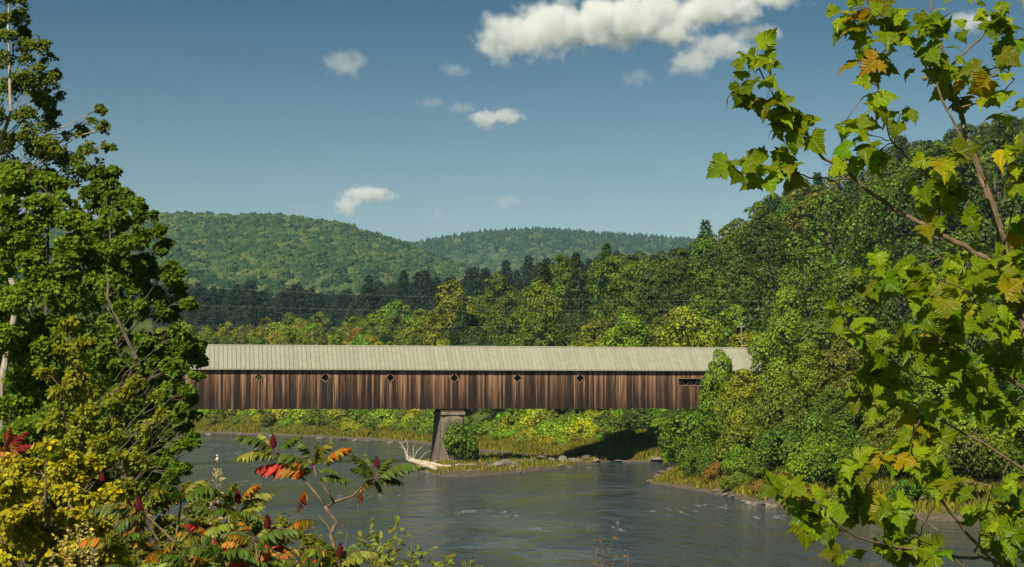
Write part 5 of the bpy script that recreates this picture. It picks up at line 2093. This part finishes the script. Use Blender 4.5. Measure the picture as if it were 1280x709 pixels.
for s_, me_ in zip(SYL, SYM):
    set_luv(me_, np.concatenate(s_.V))
SD = 9.0
so = at(1330, 800, SD)
syc = empty('sycamore_tree', (so.x, SD, gz(so.x, SD)))
tag(syc, 'young sycamore with large lobed leaves reaching in from the right edge', 'tree')
SORG = Vector(syc.location)
g = np.random.default_rng(77)
random.seed(77)
BR = [
    ('trunk', [(1345, 900), (1322, 760), (1306, 620), (1296, 480), (1276, 380), (1255, 307), (1239, 252), (1223, 208), (1212, 180), (1199, 135), (1187, 104), (1178, 62), (1165, 14), (1158, -40)], 0.046, 0.008, 0),
    ('bough', [(1300, 390), (1262, 345), (1230, 321), (1192, 302), (1148, 278), (1110, 255), (1085, 239), (1057, 213), (1039, 203), (1014, 184), (992, 155), (968, 121), (949, 86), (946, 62)], 0.026, 0.004, -0.2),
    ('bough', [(1063, 222), (1045, 225), (1026, 223), (992, 217), (961, 209), (936, 200), (914, 204)], 0.008, 0.003, -0.25),
    ('bough', [(1255, 307), (1236, 240), (1218, 197), (1196, 161), (1177, 124), (1165, 88), (1150, 70), (1120, 40), (1092, 12)], 0.014, 0.004, -0.1),
    ('bough', [(1183, 90), (1196, 76), (1225, 49), (1239, 31), (1253, 8), (1262, -20)], 0.010, 0.004, -0.1),
    ('bough', [(1180, 240), (1155, 215), (1131, 194), (1112, 172), (1105, 138), (1102, 118), (1091, 104)], 0.008, 0.003, -0.4),
    ('bough', [(1118, 178), (1102, 172), (1086, 168), (1068, 160), (1052, 152)], 0.005, 0.002, -0.4),
    ('bough', [(1300, 505), (1280, 487), (1256, 468), (1219, 453), (1199, 436), (1177, 426), (1157, 410), (1140, 380), (1120, 352)], 0.020, 0.004, -0.3),
    ('bough', [(1228, 455), (1213, 457), (1185, 472), (1151, 471), (1126, 460), (1106, 443), (1075, 425), (1058, 405), (1048, 388)], 0.010, 0.003, -0.35),
    ('bough', [(1308, 602), (1280, 587), (1227, 552), (1173, 524), (1145, 505), (1115, 490), (1090, 470)], 0.012, 0.004, -0.1),
    ('bough', [(1262, 730), (1243, 704), (1213, 672), (1187, 640), (1160, 605), (1147, 584), (1139, 563), (1141, 545), (1150, 525)], 0.014, 0.004, -0.5),
    ('bough', [(1300, 735), (1243, 701), (1227, 696), (1197, 697), (1157, 688), (1120, 684), (1088, 677), (1067, 669), (1048, 656), (1013, 643), (987, 632), (978, 618)], 0.014, 0.003, -0.55),
    ('bough', [(1145, 686), (1149, 677), (1152, 659), (1168, 632), (1167, 618)], 0.006, 0.003, -0.5),
    ('bough', [(1218, 690), (1224, 680), (1232, 645), (1237, 619), (1243, 605), (1255, 600)], 0.008, 0.003, -0.5),
    ('bough', [(1110, 682), (1109, 656), (1093, 627), (1090, 613), (1075, 590)], 0.006, 0.003, -0.55),
    ('bough', [(1255, 307), (1262, 280), (1270, 240), (1268, 200)], 0.008, 0.003, -0.2),
    ('bough', [(1238, 252), (1205, 232), (1180, 225), (1165, 205)], 0.007, 0.003, -0.1),
    ('bough', [(1280, 400), (1240, 375), (1200, 360), (1160, 345)], 0.009, 0.003, -0.4),
    ('bough', [(1199, 135), (1225, 128), (1250, 118), (1268, 100)], 0.007, 0.003, -0.1),
    ('twig', [(1151, 677), (1160, 672), (1172, 663)], 0.004, 0.002, -0.5), ('twig', [(1066, 668), (1050, 662), (1043, 652)], 0.004, 0.002, -0.5),
    ('twig', [(1148, 285), (1155, 305), (1170, 318), (1195, 330)], 0.005, 0.002, -0.2), ('twig', [(1100, 252), (1090, 258), (1080, 256)], 0.003, 0.0015, -0.2),
    ('twig', [(1223, 208), (1236, 192), (1240, 185)], 0.003, 0.0015, -0.1), ('twig', [(1238, 250), (1258, 235), (1262, 215)], 0.003, 0.0015, -0.1),
    ('twig', [(1045, 656), (1036, 645), (1030, 636)], 0.003, 0.0015, -0.5), ('twig', [(1197, 697), (1206, 706), (1210, 715)], 0.003, 0.0015, -0.5),
]
BP = []
for (nm, pts, r0, r1, dd) in BR:
    n_ = len(pts)
    P = []
    for i, (px, py) in enumerate(pts):
        t = i / (n_ - 1)
        P.append(at(px, py, SD + (dd * 1.6 * t if nm != 'trunk' else 0.25 * t)) - SORG)
    # densify
    Q_ = []
    for i in range(n_ - 1):
        for k in range(3):
            p = P[i].lerp(P[i + 1], k / 3)
            if k:
                p += Vector(g.normal(size=3)) * 0.004
            Q_.append(p)
    Q_.append(P[-1])
    f = MB()
    f.tube(Q_, np.linspace(r0, r1, len(Q_)) * 0.72, 8)
    f.obj(nm, M['twig'], syc, True)
    BP += [np.array(p) for p in Q_]
BP = np.array(BP)

CL = [(1075, 20, 34, 12, 0), (1100, 52, 38, 15, 0), (1090, 82, 26, 8, 0), (1140, 28, 34, 12, 0), (1165, 68, 34, 12, 0), (1190, 88, 24, 7, 0), (1195, 14, 38, 12, 0), (1250, 14, 34, 11, 1), (1262, 58, 28, 9, 0), (1240, 82, 28, 8, 1), (1252, 122, 28, 8, 0), (1200, 112, 18, 5, 0), (1225, 100, 18, 4, 0), (1050, 18, 14, 3, 1),
      (947, 70, 22, 8, 0), (938, 100, 27, 10, 0), (965, 130, 26, 10, 0), (985, 150, 24, 10, 0), (1005, 162, 20, 7, 0), (990, 190, 20, 5, 0), (920, 203, 17, 4, 0), (952, 210, 20, 7, 0), (985, 224, 15, 4, 0), (1040, 203, 6, 1, 1),
      (1100, 128, 16, 4, 0), (1055, 155, 15, 4, 0), (1075, 176, 22, 7, 0), (1126, 143, 13, 4, 0), (1096, 190, 14, 4, 0), (1090, 103, 6, 1, 1),
      (1266, 190, 22, 9, 2), (1275, 230, 20, 6, 1), (1175, 196, 24, 9, 1), (1165, 225, 26, 10, 1), (1188, 238, 20, 7, 1), (1170, 262, 26, 8, 1), (1205, 272, 14, 3, 0), (1160, 285, 20, 5, 0),
      (1100, 342, 30, 10, 0), (1150, 340, 32, 11, 0), (1190, 350, 36, 13, 1), (1230, 340, 36, 13, 0), (1266, 322, 34, 11, 0), (1272, 280, 22, 6, 0), (1160, 378, 28, 8, 0), (1200, 400, 36, 13, 0), (1240, 392, 36, 13, 1), (1270, 424, 32, 9, 0),
      (1048, 384, 20, 3, 0), (1056, 408, 20, 4, 0), (1082, 416, 22, 6, 0), (1105, 428, 22, 6, 0), (1150, 440, 24, 7, 0), (1176, 456, 28, 9, 1), (1202, 466, 28, 8, 0), (1246, 440, 32, 9, 0), (1085, 462, 22, 5, 0), (1106, 476, 24, 6, 0), (1080, 490, 14, 3, 0), (1110, 506, 22, 5, 0), (1155, 518, 24, 7, 1), (1192, 500, 24, 4, 0), (1236, 500, 26, 6, 0), (1270, 502, 26, 6, 0),
      (1140, 560, 22, 8, 0), (1162, 550, 22, 6, 0), (1114, 573, 12, 3, 1), (1166, 590, 15, 4, 0), (1186, 610, 14, 3, 0), (984, 605, 16, 6, 0), (1000, 625, 22, 9, 0), (1010, 645, 20, 7, 0), (1030, 655, 18, 5, 0), (1070, 590, 20, 8, 0), (1065, 620, 24, 9, 0), (1080, 645, 20, 6, 0), (1110, 635, 16, 5, 0), (1130, 665, 22, 8, 0), (1100, 680, 14, 4, 0), (1140, 690, 18, 5, 0), (1060, 695, 15, 3, 0), (1165, 694, 18, 5, 0),
      (1252, 605, 12, 3, 1), (1225, 640, 18, 5, 0), (1262, 640, 22, 7, 0), (1250, 670, 22, 7, 0), (1270, 692, 20, 6, 0), (1300, 560, 24, 6, 0), (1310, 450, 24, 6, 0), (1305, 350, 24, 6, 0)]
spots = []
twf = MB()
for (px, py, r, cnt, tone) in CL:
    # depth of the nearest bough point
    w0 = np.array(at(px, py, SD) - SORG)
    dpx = np.linalg.norm((BP - w0)[:, [0, 2]], axis=1)
    j = int(np.argmin(dpx))
    depth = BP[j][1] + SORG.y
    C = np.array(at(px, py, depth + g.normal() * 0.05) - SORG)
    rr = r * depth / F
    if np.linalg.norm(C - BP[j]) > 0.02:
        twf.tube(limb_path(BP[j], C, g, 3), [0.004, 0.0035, 0.003, 0.0025], 5)
    for k in range(int(cnt * (1.45 if py > 310 and px > 1060 else 1.05) + 0.5) if cnt > 3 else cnt):
        off = unit(g.normal(size=3)) * rr * (0.35 + 0.6 * g.random()) * np.array([1, 1.1, 1])
        p = C + off
        ax = off / rr * 0.9 + np.array([0, -0.15, -0.45]) + g.normal(size=3) * 0.45
        nm = np.array([-0.32, -0.66, 0.60]) + g.normal(size=3) * 0.48
        spots.append((p, unit(ax), unit(nm), g.uniform(0.062, 0.138), tone, C))
print('sycamore leaves', len(spots))
ordr = sorted(range(len(spots)), key=lambda i: -spots[i][3])
rest = MB()
SY_C = {0: (0.165, 0.275, 0.008), 1: (0.30, 0.35, 0.008), 2: (0.48, 0.42, 0.010)}
rest_col = []
for q, i in enumerate(ordr):
    p, ax, nm, s, tone, C = spots[i]
    a = ax - nm * float(np.dot(ax, nm))
    a = unit(a)
    x = np.cross(a, nm)
    m = Matrix((Vector(x), Vector(a), Vector(nm))).transposed().to_4x4()
    mtx = Matrix.Translation(Vector(p)) @ m @ Matrix.Diagonal((s, s, s, 1))
    v = random.randrange(12)
    if q < 300:
        o = bpy.data.objects.new('leaf', SYM[v])
        o.matrix_basis = mtx
        c = SY_C[tone]
        rdm = random.random()
        if rdm < 0.035:
            c = (0.32, 0.28, 0.014)
        elif rdm < 0.042:
            c = (0.28, 0.11, 0.02)
        elif rdm < 0.4:
            c = tuple(k_ * 0.72 for k_ in SY_C[0])
        o.color = jit(c, 0.2) + (1,)
        link(o, syc)
    else:
        Vv = np.concatenate(SYL[v].V)
        M3 = np.array(mtx)
        W = Vv @ M3[:3, :3].T + M3[:3, 3]
        rest_col.append(Vv)
        rest.add(W, T=np.concatenate(SYL[v].T), Q=np.concatenate(SYL[v].Q))
ro = rest.obj('foliage', M['leaf_syc'], syc, True)
set_luv(ro.data, np.concatenate(rest_col))
ro.color = (0.185, 0.285, 0.008, 1)
stuff(ro)
stuff(twf.obj('twig', M['twig'], syc))
# hanging seed balls
import bmesh
bm = bmesh.new()
bmesh.ops.create_icosphere(bm, subdivisions=2, radius=0.014)
for i, v in enumerate(bm.verts):
    v.co *= 1.0 + 0.12 * ((i * 37 % 11) / 11 - 0.5)
sb_me = bpy.data.meshes.new('seed_ball')
bm.to_mesh(sb_me)
bm.free()
sb_me.materials.append(simple_mat('seed_ball', [(0.3, (0.12, 0.10, 0.02)), (0.7, (0.22, 0.17, 0.04))], 80, 0.9))
for px, py in ((992, 243), (1156, 98), (1019, 244)):
    o = bpy.data.objects.new('seed_ball', sb_me)
    o.location = at(px, py, SD - 0.4) - SORG
    link(o, syc)

# ------------------------------------------------------------------ clouds (volumes above the haze)


def cloud(label, lobes, D, dens, seed, edge=0.46, nscale=2.4):
    """lobes: (px, py, half width px, half height px)"""
    P = [np.array(at(px, py, D + (i % 3 - 1) * 60)) for i, (px, py, a, b) in enumerate(lobes)]
    Rs = [(a * D / F, 0.8 * (a + b) / 2 * D / F, b * D / F) for (_, _, a, b) in lobes]
    ctr = np.mean(P, axis=0)
    lo = np.min([p - 1.35 * np.array(r) for p, r in zip(P, Rs)], axis=0)
    hi = np.max([p + 1.35 * np.array(r) for p, r in zip(P, Rs)], axis=0)
    mb = MB()
    mb.box(lo[0] - ctr[0], hi[0] - ctr[0], lo[1] - ctr[1], hi[1] - ctr[1], lo[2] - ctr[2], hi[2] - ctr[2])
    m, n, l = new_mat('cloud_vapour')
    tc = n.new('ShaderNodeTexCoord')
    best = None
    rmean = float(np.mean([r[2] for r in Rs]))
    for p, r in zip(P, Rs):
        sub = n.new('ShaderNodeVectorMath')
        sub.operation = 'SUBTRACT'
        sub.inputs[1].default_value = tuple(p - ctr)
        l.new(tc.outputs['Object'], sub.inputs[0])
        mu = n.new('ShaderNodeVectorMath')
        mu.operation = 'MULTIPLY'
        mu.inputs[1].default_value = tuple(1 / np.array(r))
        l.new(sub.outputs[0], mu.inputs[0])
        le = n.new('ShaderNodeVectorMath')
        le.operation = 'LENGTH'
        l.new(mu.outputs[0], le.inputs[0])
        f_ = math_n(n, l, 'SUBTRACT', 1.0, le.outputs['Value'])
        best = f_ if best is None else math_n(n, l, 'SMOOTH_MAX', best, f_, 0.3)
    t = noise(n, nscale / (rmean * 2.2), 6, 0.66)
    mp = n.new('ShaderNodeMapping')
    mp.inputs['Location'].default_value = (seed * 311.0, seed * 97.0, seed * 53.0)
    l.new(tc.outputs['Object'], mp.inputs[0])
    l.new(mp.outputs[0], t.inputs['Vector'])
    v = math_n(n, l, 'MULTIPLY_ADD', math_n(n, l, 'SUBTRACT', t.outputs[0], 0.5), 2.6, best)
    mr = n.new('ShaderNodeMapRange')
    mr.inputs[1].default_value = 0.12
    mr.inputs[2].default_value = 0.12 + edge
    mr.inputs[4].default_value = dens
    l.new(v, mr.inputs[0])
    pv = n.new('ShaderNodeVolumePrincipled')
    pv.inputs['Color'].default_value = (0.955, 0.98, 1.0, 1)
    pv.inputs['Anisotropy'].default_value = -0.1
    l.new(mr.outputs[0], pv.inputs['Density'])
    o_ = n.new('ShaderNodeOutputMaterial')
    l.new(pv.outputs[0], o_.inputs['Volume'])
    o = mb.obj('cloud', m)
    o.location = ctr
    tag(o, label, 'cloud', 'small white clouds')
    return o


cloud('largest white cloud along the top edge', [(638, 46, 48, 32), (690, 34, 62, 38), (750, 26, 68, 40), (820, 20, 66, 38), (890, 10, 66, 28), (960, -2, 52, 17)], 6000, 0.030, 1)
cloud('thin white cloud hanging below the right end of the largest cloud', [(866, 76, 36, 24), (905, 58, 50, 20), (945, 42, 34, 14)], 6000, 0.012, 2)
cloud('small ragged white cloud at the upper left of the sky', [(432, 80, 30, 20)], 6000, 0.0066, 3)
cloud('small faint cloud below the left end of the largest cloud', [(567, 87, 22, 10)], 6000, 0.0055, 4)
cloud('bright small white cloud in the middle of the sky', [(605, 150, 22, 14), (632, 145, 26, 11)], 6000, 0.024, 5)
cloud('faint streak of cloud left of the bright middle cloud', [(576, 135, 22, 9)], 6000, 0.0050, 6)
cloud('faintest wisp of cloud at the left of the middle group', [(538, 128, 22, 11)], 6000, 0.0033, 7)
cloud('bright white cloud low over the left far hill', [(434, 256, 20, 15), (458, 243, 38, 12)], 7000, 0.022, 8)
cloud('slanting faint cloud low over the farther hill', [(633, 252, 22, 9)], 7000, 0.0055, 9)
cloud('faint wisp of cloud below the middle of the largest cloud', [(795, 98, 22, 14)], 6000, 0.0039, 10)
cloud('white cloud behind the top right sycamore leaves', [(1215, 28, 40, 15)], 6000, 0.016, 11)
cloud('tiny faint wisp just above the saddle between the far hills', [(547, 268, 9, 9)], 7000, 0.0044, 12)

# ------------------------------------------------------------------ haze
f = MB()
f.box(-4200, 4200, -400, 4900, -3.0, 440.0)
hm, n, l = new_mat('haze_air')
pv = n.new('ShaderNodeVolumePrincipled')
pv.inputs['Color'].default_value = (0.45, 0.76, 1.0, 1)
pv.inputs['Density'].default_value = 0.00006
pv.inputs['Anisotropy'].default_value = 0.0
o_ = n.new('ShaderNodeOutputMaterial')
l.new(pv.outputs[0], o_.inputs['Volume'])
hz_o = f.obj('haze', hm)
stuff(hz_o, 'thin blue haze over the far hills', 'haze')
print('done')

# ------------------------------------------------------------------ tell look-alikes apart by their order from the left
ORD = ['leftmost', 'second from left', 'third from left', 'fourth from left', 'fifth from left', 'sixth from left', 'seventh from left', 'eighth from left', 'ninth from left', 'tenth from left', 'eleventh from left', 'twelfth from left', 'thirteenth from left', 'fourteenth from left', 'fifteenth from left', 'sixteenth from left', 'seventeenth from left', 'eighteenth from left', 'nineteenth from left', 'twentieth from left', 'twenty-first from left', 'twenty-second from left', 'twenty-third from left', 'twenty-fourth from left']
same = {}
for o in COL.objects:
    if o.parent is None and o.get('label'):
        same.setdefault(o['label'], []).append(o)
for lab, os_ in same.items():
    if len(os_) > 1:
        os_.sort(key=lambda o: o.location.x / max(o.location.y, 1))
        for i, o in enumerate(os_):
            if i == len(os_) - 1:
                o['label'] = lab + ', rightmost'
            elif i < len(ORD):
                o['label'] = lab + ', ' + ORD[i]
kinds = {}
for o in COL.objects:
    if o.parent is None:
        k = o.name.split('.')[0]
        kinds[k] = kinds.get(k, 0) + 1
print('KINDS', kinds)
print('TRIS', sum(sum(len(p.vertices) - 2 for p in me.polygons) for me in bpy.data.meshes))
